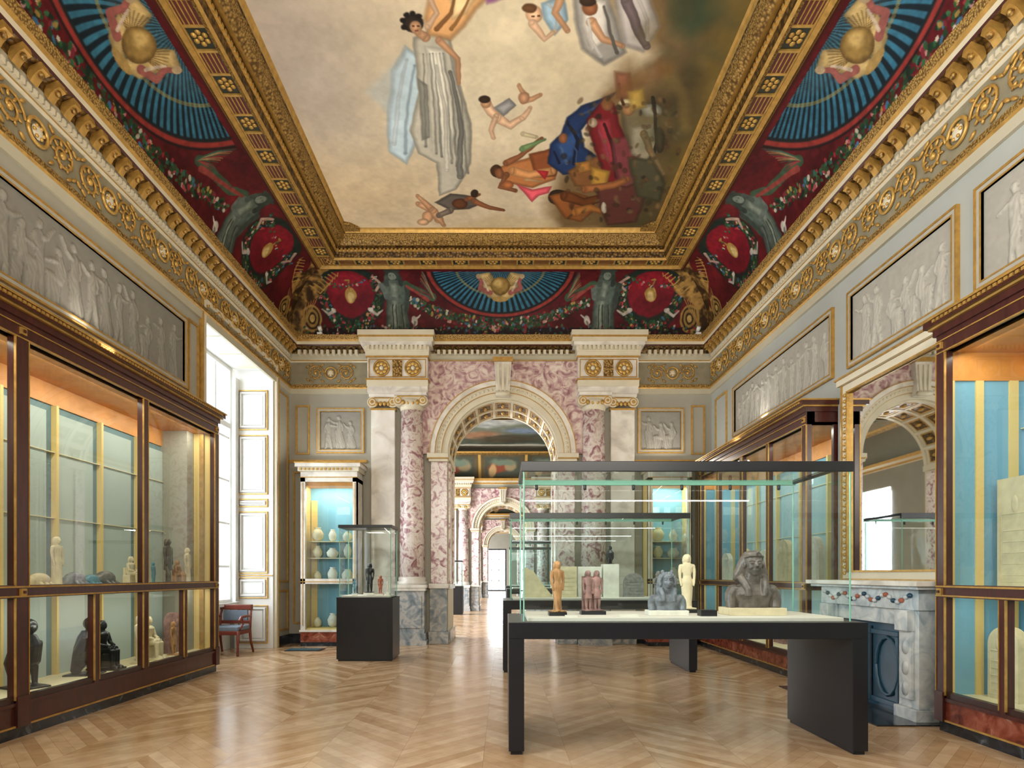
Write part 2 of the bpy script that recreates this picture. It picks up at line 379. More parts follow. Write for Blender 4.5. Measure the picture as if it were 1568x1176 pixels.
    SS([(860,-10),(850,20),(870,48)],7,4,sk); SS([(900,30),(905,60),(920,85)],2,3,'#e2ddd4'); SS([(925,10),(935,50),(945,80)],2,3,'#6f6a64')
    SS([(745,160),(752,172),(765,182)],8,8,skl); SS([(765,182),(782,192),(800,180)],8,5,skl); SS([(800,180),(812,165)],5,3,skl); EE(744,158,8,8,sk); EE(742,152,9,6,'#3a2a20')
    SS([(760,178),(752,200),(756,212)],5,3,skl); PP([(756,165),(780,150),(790,162),(772,178)],'#8e8d8c',.02)
    SS([(795,130),(803,145),(800,155)],3,5,sk); SS([(800,155),(815,152),(828,145)],5,3,sk); EE(802,150,9,9,'#b98b6a')
    SS([(640,312),(662,322),(672,335)],4,7,sk); EE(655,332,9,9,sk); EE(648,340,9,5,'#c7a17e'); SS([(660,320),(640,300)],5,3,sk); SS([(665,325),(680,345)],6,3,sk)
    PP([(665,310),(690,296),(725,300),(738,312),(718,320),(690,322)],'#57504a',.03); EE(704,312,12,8,skd); SS([(715,305),(735,298)],4,2,sk2); SS([(725,308),(750,318),(772,322)],4,2,sk2)
    SS([(690,322),(672,330)],5,4,'#7b6e62'); EE(727,296,6,6,'#34281f')
    PP([(752,262),(785,248),(830,236),(856,246),(850,275),(815,288),(775,280)],'#a3693e',.03)
    PP([(810,236),(850,225),(862,245),(850,270),(820,272)],'#7a4427',.03); EE(760,262,9,10,'#4a3020'); EE(765,266,7,8,sk2); SS([(775,250),(795,240),(830,212)],5,3,sk2)
    SS([(785,262),(810,268),(845,262)],7,6,'#c28a58'); SS([(775,268),(765,286),(790,292)],5,3,sk2); EE(778,283,9,6,'#b06a3f')
    SS([(800,228),(815,222),(835,214)],5,2,'#74905f'); PP([(790,282),(815,290),(845,285),(840,296),(825,300),(815,310),(806,300)],'#cf5562',.02)
    PP([(820,260),(840,262),(835,275)],'#b52d35',.02); SS([(800,205),(822,210)],4,3,'#cdbf9a'); SS([(805,275),(830,278)],2,1.5,'#c9a070')
    PP([(868,180),(890,162),(922,150),(945,140),(925,165),(905,182),(890,200),(895,225),(915,240),(900,262),(862,268),(838,250),(842,222),(858,205)],'#1b2e54',.03)
    PP([(850,222),(875,200),(890,205),(880,240),(860,255)],'#2a4574',.04); SS([(870,190),(885,215),(880,250)],2,4,'#14203a'); SS([(858,225),(868,250)],2,3,'#4b6a98'); EE(862,212,7,8,sk2); SS([(890,175),(905,168),(925,155)],1.5,2,'#42598a')
    SS([(872,215),(884,232),(882,255)],1,2,'#3f5a8a'); SS([(848,232),(856,250)],1.2,2,'#14203a')
    PP([(868,262),(915,238),(940,250),(915,290),(880,285)],'#6f4a2a',.04); PP([(880,250),(905,246),(908,262),(886,266)],'#9c6b33',.03)
    PP([(898,182),(925,150),(942,158),(948,190),(965,225),(972,262),(945,292),(925,275),(915,240),(905,215)],'#66191e',.03)
    PP([(912,185),(935,180),(940,215),(955,255),(935,262),(920,230)],'#8f2f38',.04); SS([(925,190),(940,230),(945,270)],2,4,'#45111a'); SS([(918,200),(932,238)],1.5,2.5,'#a8485a'); EE(908,188,7,8,'#b9a488'); EE(930,160,9,10,sk2)
    PP([(935,215),(965,205),(985,240),(975,290),(950,300),(940,260)],'#6b383c',.05,.8)
    EE(855,302,16,12,'#2c1f17'); PP([(840,300),(870,292),(900,300),(915,320),(890,340),(865,335)],'#7c4a26',.04); SS([(865,300),(895,310),(925,302)],8,6,'#5d3419'); SS([(880,325),(905,318),(930,325)],7,5,'#94602f')
    PP([(912,282),(960,285),(985,275),(990,300),(975,340),(930,345),(915,310)],'#4e2a26',.05); PP([(905,255),(935,262),(930,285),(905,282)],'#a57e36',.03)
    EE(925,318,4,9,'#d0c6b0'); SS([(895,290),(940,283),(960,275)],6,5,'#8e5a34')
    PP([(950,160),(975,150),(1005,165),(1015,215),(1000,245),(970,240),(955,205)],'#5e553f',.04); EE(998,170,16,11,'#848374'); EE(962,165,11,12,'#8f6a45'); EE(960,157,12,6,'#c5b88e')
    PP([(965,195),(1000,190),(1010,230),(985,250),(965,235)],'#928b76',.05,.8); SS([(1000,150),(1006,215),(990,290)],3,2,'#2e2a20'); SS([(985,205),(1000,240),(1015,265)],6,4,'#7e6a4a')
    PP([(960,240),(1000,245),(1020,280),(1010,310),(975,300)],'#413f2e',.055); EE(1010,215,8,20,'#3a3324'); SS([(948,128),(955,160)],2,2,'#4a2d22'); PP([(940,110),(965,112),(970,150),(945,150)],'#7c4a35',.05,.8)
    SS([(1020,110),(1045,140),(1050,200)],10,8,'#7a6638',.08,.6); SS([(930,155),(980,120),(1020,100)],9,14,'#75532f',.1,.6); PP([(960,140),(985,135),(990,165),(965,170)],'#a5883f',.04,.8)
    for k in range(140):
        x=random.uniform(860,1040);y=random.uniform(150,345)
        if x-860<(190-y)*.5: continue
        EE(x,y,random.uniform(2,6),random.uniform(2,5),random.choice(['#5a4028','#3c2f20','#6d5032','#7a6a48','#5b3c28','#2f2a22','#8a6a48','#241c15']),random.uniform(0,180),.03,.6)
    for k in range(60):
        x=random.uniform(985,1120);y=random.uniform(0,340)
        EE(x,y,random.uniform(8,22),random.uniform(5,14),random.choice(['#6c5c34','#4b442c','#7d6a40','#45482f']),random.uniform(0,180),.15,.3)
    n=fbm(P.U*3,P.V*3,2,5)-.5; n2=fbm(P.U*14,P.V*14,8,3)-.5; n3=fbm(P.U*1.2+3,P.V*1.2,12,3)-.5
    P.C=P.C*(1+.15*n[:,None]+.10*n2[:,None]+.12*n3[:,None])*.97
    Z=np.full(U.shape,7.54)
    grid_obj('ceiling_painting',np.stack([U,V,Z],-1),P.out(),PAINT,False)
ceiling()
# ------------------------------------------------------------------ coves
def paint_cove(s,a,M,L,st,ob,cr):
    P=Paint(s,a,'#5c161b'); M=M.reshape(-1)
    n=fbm(P.U*2.5,P.V*2.5,4,4); P.C=P.C*(.6+.75*n[:,None])
    P.warp(.03,4,1)
    i=np.nonzero(P.V<.2)[0]; P.bl(i,np.full(len(i),.75),'#17161c')
    rnd=random.Random(5)
    fl=['#a3323a','#b8525a','#c9958e','#446f93','#c4bcaa','#3d6b45','#2f5a38','#6c1c24','#3b6a60','#27452c','#7a2a34','#b08f4c']
    dk=['#1f3b28','#27452c','#2f5a38','#1a2e22','#38452a']
    for sg in (-1,1):
        cx=sg*ob
        P.ell(cx,.8,.68,.66,'#1c2c24',0,.1); P.ell(cx,.85,.47,.47,'#7c1524',0,.08); P.ell(cx,.98,.34,.27,'#941a2a',0,.5,.8); P.ell(cx+.1,.7,.3,.25,'#4f0f18',0,.9,.5)
        P.ell(cx,.78,.11,.15,'#a98744',.3*sg,.1); P.ell(cx,.74,.06,.1,'#cfb57a',.3*sg,.5); P.stroke([(cx,.9),(cx+.03,1.08)],.02,.015,'#96753a'); P.ell(cx,1.08,.05,.02,'#a98744')
        for k in range(230):
            t=pi*.85+pi*1.3*k/229; P.ell(cx+.56*math.cos(t)+rnd.uniform(-.08,.08),.8+.56*math.sin(t)+rnd.uniform(-.08,.08),rnd.uniform(.015,.04),rnd.uniform(.012,.03),rnd.choice(fl+dk+dk),rnd.uniform(0,3),.2)
        for k in range(60):
            t=rnd.uniform(0,1); P.ell(sg*(st+.3+(cr-st-.5)*t),1.2-.25*math.sin(pi*t)+rnd.uniform(-.04,.04),rnd.uniform(.015,.035),rnd.uniform(.012,.025),rnd.choice(dk+fl),rnd.uniform(0,3),.2)
        for q in (-1,1):
            P.stroke([(cx+q*.5,1.15),(cx+q*.64,1.0),(cx+q*.52,.86)],.03,.02,'#b89a8a'); P.stroke([(cx+q*.35,.5),(cx+q*.5,.42),(cx+q*.62,.5)],.035,.012,'#bfb6aa'); P.ell(cx+q*.38,.5,.05,.035,'#cdc6bc',q*.5,.2)
        sx=sg*st
        P.poly([(sx-.34,0),(sx+.34,0),(sx+.28,.16),(sx-.28,.16)],'#2e3532')
        P.poly([(sx-.26,.12),(sx+.26,.12),(sx+.2,.62),(sx+.29,.96),(sx+.13,1.12),(sx-.13,1.12),(sx-.29,.96),(sx-.2,.62)],'#48544d',.03,1,.5)
        P.poly([(sx-.16,.16),(sx+.02,.16),(sx+.04,.6),(sx+.08,1.0),(sx-.1,1.04)],'#707a6f',.05,1,.4); P.poly([(sx+.07,.16),(sx+.2,.16),(sx+.16,.62),(sx+.07,.62)],'#5b665e',.03,1,.4)
        for q in (-.1,-.02,.12): P.stroke([(sx+q,.17),(sx+q*.8,.6)],.01,.01,'#2c352f')
        P.stroke([(sx-.25,.96),(sx-.2,.72),(sx+.06,.7)],.055,.035,'#66706a'); P.stroke([(sx+.26,.96),(sx+.22,.6),(sx+.2,.5)],.055,.035,'#3c463f')
        P.ell(sx,1.2,.15,.14,'#3a453e'); P.ell(sx-.01,1.17,.075,.1,'#7d877b'); P.ell(sx,1.32,.17,.05,'#3a453e'); P.stroke([(sx-.13,1.15),(sx-.14,.98)],.04,.05,'#4b564f'); P.stroke([(sx+.13,1.15),(sx+.14,.98)],.04,.05,'#333d37')
        for e in(-.04,.025): P.ell(sx+e,1.19,.012,.008,'#2c352f')
        P.stroke([(sg*(st-.25),1.02),(sg*(st-.45),.86),(sg*(L+.05),.74)],.05,.08,'#3f5640'); P.stroke([(sg*(st-.25),.95),(sg*(L+.15),.68)],.025,.04,'#93423b')
        for k in range(12): P.stroke([(sg*(L+.02),.72),(sg*(L+.32-.01*k),.8+.045*k)],.012,.005,rnd.choice(['#93383a','#3b6a6a','#9a8559','#5a2226','#3f5640']))
        P.ell(sg*(st-.34),.32,.06,.09,'#c4bdb2',0,.2); P.stroke([(sg*(st-.3),.3),(sg*(st-.46),.42)],.03,.01,'#cfcac0'); P.stroke([(sg*(st-.34),.3),(sg*(st-.3),.2)],.02,.01,'#7d7870')
        i=np.nonzero((M<.6)&(P.U*sg>0))[0]
        mm=M[i]; w=np.clip((.36+.14*np.sin(P.V[i]*9)-mm)/.04,0,1)
        g=fbm(P.U[i]*9,P.V[i]*9,6,3); g=np.clip((g-.35)*3,0,1); col=hx('#3f2c18')*(1-g[:,None])+hx('#b0894a')*g[:,None]
        P.C[i]=P.C[i]*(1-w[:,None])+col*w[:,None]
        for r,cc in ((.24,'#a9864a'),(.19,'#3a2818'),(.15,'#a07f42'),(.1,'#40301e'),(.06,'#c0a05c')): P.ell(sg*(cr-.28),.35,r*.8,r,cc,0,.08)
        for k in range(7): P.stroke([(sg*(cr-.38-.08*k),.95+.05*k),(sg*(cr-.52-.07*k),.8+.06*k),(sg*(cr-.62-.06*k),.9+.06*k)],.014,.006,'#b8934e')
        for k in range(5): P.stroke([(sg*(cr-.05),.1+.02*k),(sg*(cr-.2-.06*k),.62+.02*k)],.012,.006,'#a9864a')
    for k in range(620):
        q=rnd.uniform(-1,1); x=(st-.28)*q; y=.26+.42*q*q; th=.12-.04*abs(q)
        P.ell(x,y+rnd.uniform(-th,th),rnd.uniform(.018,.04),rnd.uniform(.014,.034),rnd.choice(fl+dk+dk),rnd.uniform(0,3),.25)
    for k in range(340):
        x=rnd.uniform(-cr,cr); P.ell(x,rnd.uniform(.05,.24),rnd.uniform(.015,.035),rnd.uniform(.012,.028),rnd.choice(fl+dk*3),rnd.uniform(0,3),.25,.85)
    P.WU,P.WV=P.U,P.V
    d=np.sqrt((P.U/L)**2+((1.3-P.V)/.84)**2); ok=P.V<1.3
    for r,cc in ((1.13,'#221719'),(1.10,'#95352f'),(1.04,'#1a2023')):
        w=np.clip((r-d)/.02,0,1)*ok; P.C=P.C*(1-w[:,None])+hx(cc)*w[:,None]
    ang=np.arctan2(1.5-P.V,P.U*.6); st_=np.clip(np.sin(ang*84)*1.3+.5,0,1)
    base=hx('#101f28')*(1-st_[:,None])+hx('#35708a')*st_[:,None]
    mid=((d>.62)&(d<.66))[:,None]*1.0; base=base*(1-.6*mid)+hx('#9a8a52')*.6*mid
    w=np.clip((1-d)/.02,0,1)*ok; P.C=P.C*(1-w[:,None])+base*w[:,None]
    inn=np.clip((.6-d)/.1,0,1)*ok*.35; P.C=P.C*(1-inn[:,None])+hx('#54707a')*inn[:,None]
    for sg in (-1,1):
        P.poly([(sg*.05,.95),(sg*.2,1.28),(sg*.46,1.22),(sg*.36,.98),(sg*.26,.74),(0,.64)],'#b39a66',.02,1,.3)
        for k in range(9): P.stroke([(sg*.1,.92),(sg*(.16+.035*k),1.25-.03*k)],.005,.004,'#6a4f26')
        P.stroke([(sg*.2,.82),(sg*.4,.9),(sg*.36,1.05),(sg*.44,1.17)],.05,.03,'#9a5a52'); P.stroke([(sg*.24,.86),(sg*.33,1.08)],.02,.015,'#cdb8a0'); P.ell(sg*.42,1.17,.05,.06,'#b8a07c')
    P.ell(0,.7,.16,.05,'#a98a50'); P.ell(0,.96,.19,.19,'#6a5028',0,.05); P.ell(-.01,.97,.165,.165,'#9a7c42',0,.4); P.ell(-.04,1.01,.08,.08,'#c4a566',0,.9)
    n2=fbm(P.U*16,P.V*16,8,3)-.5; P.C=P.C*(1+.4*n2[:,None])*.92
    for lo,hi,cc in ((-1,.035,'#9a7c42'),(1.41,2,'#a98a4c'),(1.36,1.41,'#4b1b18')):
        i=np.nonzero((P.V>lo)&(P.V<hi))[0]; P.bl(i,np.ones(len(i)),cc)
    return P.out()
def cove(which):
    t=np.linspace(0,1,130); d=.05+.84*(1-np.cos(t*pi/2)); z=6.2+1.02*np.sin(t*pi/2); a=t*1.46
    if which=='back':
        k=np.linspace(0,1,800)[:,None]; X=(XL+d)*(1-k)+(XR-d)*k; Y=(Y1-d)+0*k
        s=X+.05; M=np.minimum(X-(XL+d),(XR-d)-X); pos3=np.stack([X,Y+0*X,z+0*X],-1); pr=(1.3,2.08,2.98,4.1)
    else:
        k=np.linspace(0,1,1150)[:,None]; Y=(Y0+d)*(1-k)+(Y1-d)*k; X=(XL+d if which=='left' else XR-d)+0*k
        s=Y-6.3; M=(Y1-d)-Y; pos3=np.stack([X+0*Y,Y,z+0*Y],-1); pr=(1.5,2.75,3.75,5.4)
    C=paint_cove(s,a[None,:]+0*s,M,*pr)
    grid_obj('ceiling_cove_'+which,pos3,C,PAINT)
for w in('back','left','right'): cove(w)
mb=MB(); mb.quad((XL,Y0,6.2),(XR,Y0,6.2),(XR-.89,Y0+.89,7.22),(XL+.89,Y0+.89,7.22),DRED); mb.obj('ceiling_cove_front')
# ------------------------------------------------------------------ gilded ceiling frame
mb=MB()
mb.sweep([(.86,7.2),(.9,7.17),(.95,7.2),(.96,7.215)],[GOLDF,GOLD,GOLD],RC)
mb.sweep([(.95,7.215),(1.24,7.215)],DGREEN,RC)
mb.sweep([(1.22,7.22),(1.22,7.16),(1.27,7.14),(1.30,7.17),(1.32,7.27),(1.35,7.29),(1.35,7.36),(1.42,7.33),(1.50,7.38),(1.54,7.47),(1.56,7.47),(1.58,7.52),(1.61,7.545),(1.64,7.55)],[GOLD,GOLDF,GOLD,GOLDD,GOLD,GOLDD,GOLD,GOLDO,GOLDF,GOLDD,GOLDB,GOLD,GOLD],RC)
def band(p0,p1,axis,fixed,dirn):
    L=p1-p0; n=int(round(L/.3)); st=L/n
    for i in range(n):
        a=p0+i*st; b=a+st
        def B(a0,a1,c0,c1,z0,z1,m):
            f0=fixed+dirn*c0; f1=fixed+dirn*c1
            if axis=='x': mb.box(a0,a1,f0,f1,z0,z1,m)
            else: mb.box(f0,f1,a0,a1,z0,z1,m)
        B(a,a+.03,0,.26,7.195,7.215,GOLDB); B(a,b,.0,.02,7.2,7.215,GOLDB); B(a,b,.24,.26,7.2,7.215,GOLDB)
        if i%2==0:
            for j in range(7):
                r=0 if j==0 else .07; an=j*pi/3
                x=(a+b)/2+.015+r*math.cos(an); c=.13+r*math.sin(an)
                f=fixed+dirn*c; cx,cy=(x,f) if axis=='x' else (f,x)
                mb.ell((cx,cy,7.21),(.034,.034,.015),GOLDB,8,4)
        else:
            B(a+.03,b,.02,.24,7.205,7.214,DRED)
            for q in range(4): B(a+.03,b,.04+.05*q,.055+.05*q,7.198,7.206,GOLD)
y_b=Y1-.96; 
band(XL+1.0,XR-1.0,'x',y_b,-1)
band(2.0,Y1-1.0,'y',XL+.96,1); band(2.0,Y1-1.0,'y',XR-.96,-1)
for k in range(int((XR-XL-2.7)/.07)):
    x=XL+1.35+k*.07; mb.box(x,x+.035,Y1-1.36,Y1-1.325,7.27,7.31,GOLDB)
for k in range(int(9/.07)):
    y=1.6+k*.07
    mb.box(XL+1.325,XL+1.36,y,y+.035,7.27,7.31,GOLDB); mb.box(XR-1.36,XR-1.325,y,y+.035,7.27,7.31,GOLDB)
for sx in (XL+1.55,XR-1.55):
    q=1 if sx<0 else -1; mb.prism([(sx,10.5),(sx+q*.3,10.5),(sx+q*.26,10.36),(sx+q*.14,10.24),(sx,10.2)],'z',7.49,7.56,GOLDF)
mb.obj('ceiling_gilded_frame')
mb=MB(); mb.box(XL-.9,XR+.8,Y0-.3,13.3,7.6,7.8,WALL); mb.obj('ceiling')
# ------------------------------------------------------------------ walls
mb=MB(); mb.box(-5.3,XL,Y0,.2,0,7.6,WALL); mb.box(-5.3,XL,.2,2.6,5.34,7.6,WALL); mb.box(-5.3,-5.1,.2,2.6,0,.85,WALL)
mb.box(-5.3,-4.9,2.6,8.3,0,3.72,WALL); mb.box(-5.3,XL,2.6,8.55,3.72,7.6,WALL); mb.box(-5.3,XL-.1,8.3,8.55,0,3.72,WALL)
mb.box(-5.3,XL,8.55,11.2,5.34,7.6,WALL); mb.box(-5.3,-5.2,8.55,11.2,0,.85,SHUT); mb.box(-5.3,XL,11.2,12,0,7.6,WALL)
for (a,b,z0,z1) in ((11.3,11.9,1.25,5.0),(11.3,11.9,.3,1.1)):
    mb.frame('x',XL,a,b,z0,z1,.035,.025,GOLD)
mb.frame('x',XL,8.47,11.28,-.2,5.42,.08,.05,CREAM); mb.frame('x',XL,8.44,11.31,-.2,5.45,.02,.06,GOLD)
mb.frame('x',XL,8.12,8.4,3.8,4.95,.03,.025,GOLD)
mb.obj('wall_left')
mb=MB(); mb.box(XR,5.0,Y0,1.5,0,7.6,WALLR); mb.box(4.72,5.0,1.5,5.3,0,3.7,WALLR); mb.box(XR,5.0,1.5,5.3,3.7,7.6,WALLR)
mb.box(XR,5,5.3,7.47,0,7.6,WALLR); mb.box(4.72,5,7.47,11.7,0,3.6,WALLR); mb.box(XR,5,7.47,11.7,3.6,7.6,WALLR); mb.box(XR,5,11.7,12,0,7.6,WALLR)
mb.frame('x',XR,11.15,11.75,3.85,4.9,.035,-.025,GOLDB)
mb.obj('wall_right')
mb=MB(); mb.box(-5.3,5.0,Y0-.3,Y0,0,7.6,WALL); mb.obj('wall_front')
mb=MB(); mb.box(-5.3,5.0,Y0-.3,13.3,-.1,0,FLOOR); mb.box(-4.4,4.4,13.3,51,-.1,0,FLOOR); mb.obj('floor')
def arch_wall(mb,x0,x1,y0,y1,z1,cx,r,zs,m,mi,n=36):
    for y in (y0,y1):
        mb.quad((x0,y,0),(cx-r,y,0),(cx-r,y,z1),(x0,y,z1),m); mb.quad((cx+r,y,0),(x1,y,0),(x1,y,z1),(cx+r,y,z1),m)
        P=[(cx+r*math.cos(pi*k/n),zs+r*math.sin(pi*k/n)) for k in range(n+1)]
        for k in range(n):
            (xa,za),(xb,zb)=P[k],P[k+1]; mb.quad((xb,y,zb),(xa,y,za),(xa,y,z1),(xb,y,z1),m)
    for k in range(n):
        (xa,za),(xb,zb)=P[k],P[k+1]; mb.quad((xa,y0,za),(xb,y0,zb),(xb,y1,zb),(xa,y1,za),mi)
    for sg in (-1,1):
        x=cx+sg*r; mb.quad((x,y0,0),(x,y1,0),(x,y1,zs),(x,y0,zs),mi)
def rosette(mb,x,y,z,r):
    for i in range(8):
        a=2*pi*i/8
        mb.ell((x+r*.6*math.cos(a),y,z+r*.6*math.sin(a)),(r*.3,.02,r*.3),GOLDB,8,4)
    n=24; mb.tube([(x+r*math.cos(2*pi*k/n),y,z+r*math.sin(2*pi*k/n)) for k in range(n+1)],r*.13,GOLD,6)
    mb.ell((x,y,z),(r*.3,.03,r*.3),CREAM,8,5)
def facade(Y,s,th,xl,xr,ztop,wname):
    mb=MB(); r=1.12*s; zs=3.85*s
    arch_wall(mb,xl,xr,Y,Y+th,ztop,0,r,zs,WALL,CREAM)
    mb.obj(wname)
    mb=MB(); y=Y-.095
    n=36; R=1.4*s; P=[(R*math.cos(pi*k/n),zs+R*math.sin(pi*k/n)) for k in range(n+1)]; zt=5.72*s
    for k in range(n):
        (xa,za),(xb,zb)=P[k],P[k+1]; mb.quad((xb,y,zb),(xa,y,za),(xa,y,zt),(xb,y,zt),PINK2)
    for sg in(-1,1): mb.box(sg*R,sg*1.62*s,y,Y,zs,zt,PINK2)
    for r0,r1,p,m in ((1.12,1.24,.07,CREAM),(1.24,1.25,.09,GOLD),(1.25,1.37,.1,CREAM),(1.37,1.38,.13,GOLD),(1.38,1.47,.15,WHITE),(1.47,1.485,.16,GOLD)):
        mb.ring(0,zs,r0*s,r1*s,Y-p,Y,m)
    for k in range(46): 
        a=pi*(k+.5)/46; mb.ell((1.31*s*math.cos(a),Y-.1,zs+1.31*s*math.sin(a)),(.028*s,.015,.028*s),CREAM,6,4)
    for ya,yb in ((0,.1),(th/2-.05,th/2+.05),(th-.1,th)): mb.ring(0,zs,(1.12-.03)*s,1.125*s,Y+ya+.01,Y+yb,CREAM)
    for k in range(10):
        a=pi*k/9; mb.ring(0,zs,(1.12-.028)*s,1.125*s,Y,Y+th,CREAM,3,a-.025,a+.025)
    for k in range(9):
        a=pi*(k+.5)/9
        for yy in (th*.29,th*.71):
            mb.ring(0,zs,1.108*s,1.125*s,Y+yy-.17,Y+yy+.17,GOLDD,6,a-.11,a+.11)
            for q in (-1,1):
                mb.ring(0,zs,1.1*s,1.13*s,Y+yy+q*.18-.012,Y+yy+q*.18+.012,GOLDB,6,a-.12,a+.12); mb.ring(0,zs,1.1*s,1.13*s,Y+yy-.18,Y+yy+.18,GOLDB,2,a+q*.12-.01,a+q*.12+.01)
            mb.ell(((1.1)*s*math.cos(a),Y+yy,zs+1.1*s*math.sin(a)),(.04,.09,.04),GOLDB,8,5)
    mb.prism([(-.13*s,5.0*s),(.13*s,5.0*s),(.18*s,5.75*s),(-.18*s,5.75*s)],'y',Y-.24,Y,WHITE)
    for q in(-.08,0,.08): mb.prism([(q*s-.02,5.08*s),(q*s+.02,5.08*s),(q*1.3*s+.025,5.6*s),(q*1.3*s-.025,5.6*s)],'y',Y-.27,Y-.23,CREAM)
    mb.box(-.2*s,.2*s,Y-.3,Y,5.66*s,5.74*s,GOLD)
    mb.tube([(-.14*s,Y-.25,5.02*s),(.14*s,Y-.25,5.02*s)],.05*s,CREAM,10)
    mb.obj('trim_archivolt')
    for sg in(-1,1):
        mb=MB()
        a,b=sg*1.13*s,sg*1.46*s
        mb.box(a,b,Y-.08,Y,1.22*s,zs-.16*s,PINK); mb.box(sg*1.11*s,sg*1.5*s,Y-.14,Y+.02,zs-.16*s,zs-.1*s,CREAM); mb.box(sg*1.10*s,sg*1.53*s,Y-.18,Y+.02,zs-.1*s,zs,CREAM); mb.box(sg*1.10*s,sg*1.54*s,Y-.19,Y,zs-.11*s,zs-.09*s,GOLD)
        mb.box(a,sg*1.48*s,Y-.12,Y+.02,.25*s,1.12*s,BLUEM); mb.box(sg*1.1*s,sg*1.5*s,Y-.16,Y+.02,1.12*s,1.22*s,WHITE); mb.box(sg*1.1*s,sg*1.5*s,Y-.16,Y+.02,0,.25*s,BLUEM)
        for ya in(.1,th-.35): mb.box(sg*1.08*s,sg*1.125*s,Y+ya,Y+ya+.25,1.22*s,zs-.16*s,PINK)
        mb.box(sg*1.07*s,sg*1.125*s,Y,Y+th,zs-.12*s,zs,CREAM); mb.box(sg*1.07*s,sg*1.125*s,Y,Y+th,0,.25*s,BLUEM); mb.box(sg*1.08*s,sg*1.125*s,Y,Y+th,1.1*s,1.2*s,WHITE)
        mb.obj('trim_jamb_pilaster',bevel=.008)
        mb=MB()
        cx=sg*1.84*s; cy=Y-.06*s
        mb.box(cx-.33*s,cx+.33*s,Y-.4*s,Y,0,.1*s,BLUEM); mb.box(cx-.31*s,cx+.31*s,Y-.38*s,Y,.1*s,.24*s,BLUEM); mb.box(cx-.28*s,cx+.28*s,Y-.34*s,Y,.24*s,1.08*s,BLUEM)
        mb.box(cx-.22*s,cx+.22*s,Y-.355*s,Y-.3*s,.34*s,.98*s,BLUEM)
        mb.box(cx-.31*s,cx+.31*s,Y-.38*s,Y,1.08*s,1.14*s,WHITE); mb.box(cx-.33*s,cx+.33*s,Y-.4*s,Y,1.14*s,1.2*s,WHITE)
        mb.lathe([(.31*s,1.2*s),(.31*s,1.26*s),(.28*s,1.28*s),(.285*s,1.33*s),(.262*s,1.36*s)],cx,cy,WHITE,28)
        mb.lathe([(.255*s,1.36*s),(.25*s,2.4*s),(.225*s,4.72*s)],cx,cy,PINK,28)
        def cap(cx,cyf,w):
            if w>.2*s: mb.lathe([(w*.95,4.7*s),(w*1.02,4.74*s),(w*1.02,4.78*s),(w*1.2,4.9*s)],cx,cy,CREAM,24)
            for q in(-1,1):
                X=cx+q*w*1.02
                for rr,mm,dd in((.1*s,CREAM,0),(.075*s,GOLD,.012),(.055*s,CREAM,.02),(.03*s,GOLD,.028)):
                    k=18
                    mb.prism([(X+rr*math.cos(2*pi*i/k),4.87*s+rr*math.sin(2*pi*i/k)) for i in range(k)],'y',cyf-dd,Y,mm)
            mb.box(cx-w*1.1,cx+w*1.1,cyf+.01,Y,4.86*s,4.97*s,CREAM); mb.box(cx-w*1.12,cx+w*1.12,cyf-.005,Y,4.945*s,4.965*s,GOLD); mb.box(cx-w*1.35,cx+w*1.35,cyf-.04,Y,4.97*s,5.03*s,WHITE)
            for q in(-.6,-.2,.2,.6): mb.ell((cx+q*w,cyf,4.84*s),(.04*s,.025,.05*s),GOLD,8,5)
        cap(cx,Y-.3*s,.24*s)
        mb.obj('marble_column')
        mb=MB(); cx=sg*2.42*s
        mb.box(cx-.24*s,cx+.24*s,Y-.14*s,Y,1.36*s,4.75*s,WHITE); mb.box(cx-.27*s,cx+.27*s,Y-.17*s,Y,1.2*s,1.36*s,WHITE); mb.box(cx-.25*s,cx+.25*s,Y-.18*s,Y,.24*s,1.2*s,WHITE); mb.box(cx-.27*s,cx+.27*s,Y-.2*s,Y,0,.24*s,BLUEM)
        mb.box(cx-.26*s,cx+.26*s,Y-.16*s,Y,4.72*s,4.76*s,GOLD)
        cap(cx,Y-.18*s,.2*s)
        mb.obj('trim_marble_pilaster',bevel=.008)
        mb=MB(); a,b=sg*1.5*s,sg*2.7*s
        def st(z0,z1,p,m,e=0): mb.box(a-sg*e,b+sg*e,Y-p*s,Y,z0*s,z1*s,m)
        st(5.03,5.15,.3,WHITE);st(5.15,5.27,.32,CREAM,.01);st(5.27,5.30,.35,GOLD,.03);st(5.3,5.72,.3,WHITE);st(5.72,5.75,.33,GOLD,.02);st(5.75,5.82,.35,CREAM,.03);st(5.82,5.93,.37,CREAM,.04);st(5.93,5.99,.44,WHITE,.1);st(5.99,6.07,.47,CREAM,.13);st(6.07,6.1,.49,GOLD,.14);st(6.1,6.2,.5,CREAM,.15)
        for q in range(14): 
            x=a+(b-a)*(q+.5)/14; mb.box(x-.025*s,x+.025*s,Y-.42*s,Y-.35*s,5.85*s,5.93*s,CREAM)
        for q in (.24,.76): rosette(mb,a+(b-a)*q,Y-.32*s,5.51*s,.15*s)
        mb.frame('y',Y-.3*s,min(a,b)+.03,max(a,b)-.03,5.33*s,5.69*s,.015,-.015,GOLD)
        mb.box(a+(b-a)*.42,a+(b-a)*.58,Y-.32*s,Y-.3*s,5.35*s,5.67*s,GOLDO)
        mb.obj('trim_entablature_block')
facade(12,1.0,1.3,XL,XR,7.6,'wall_back')
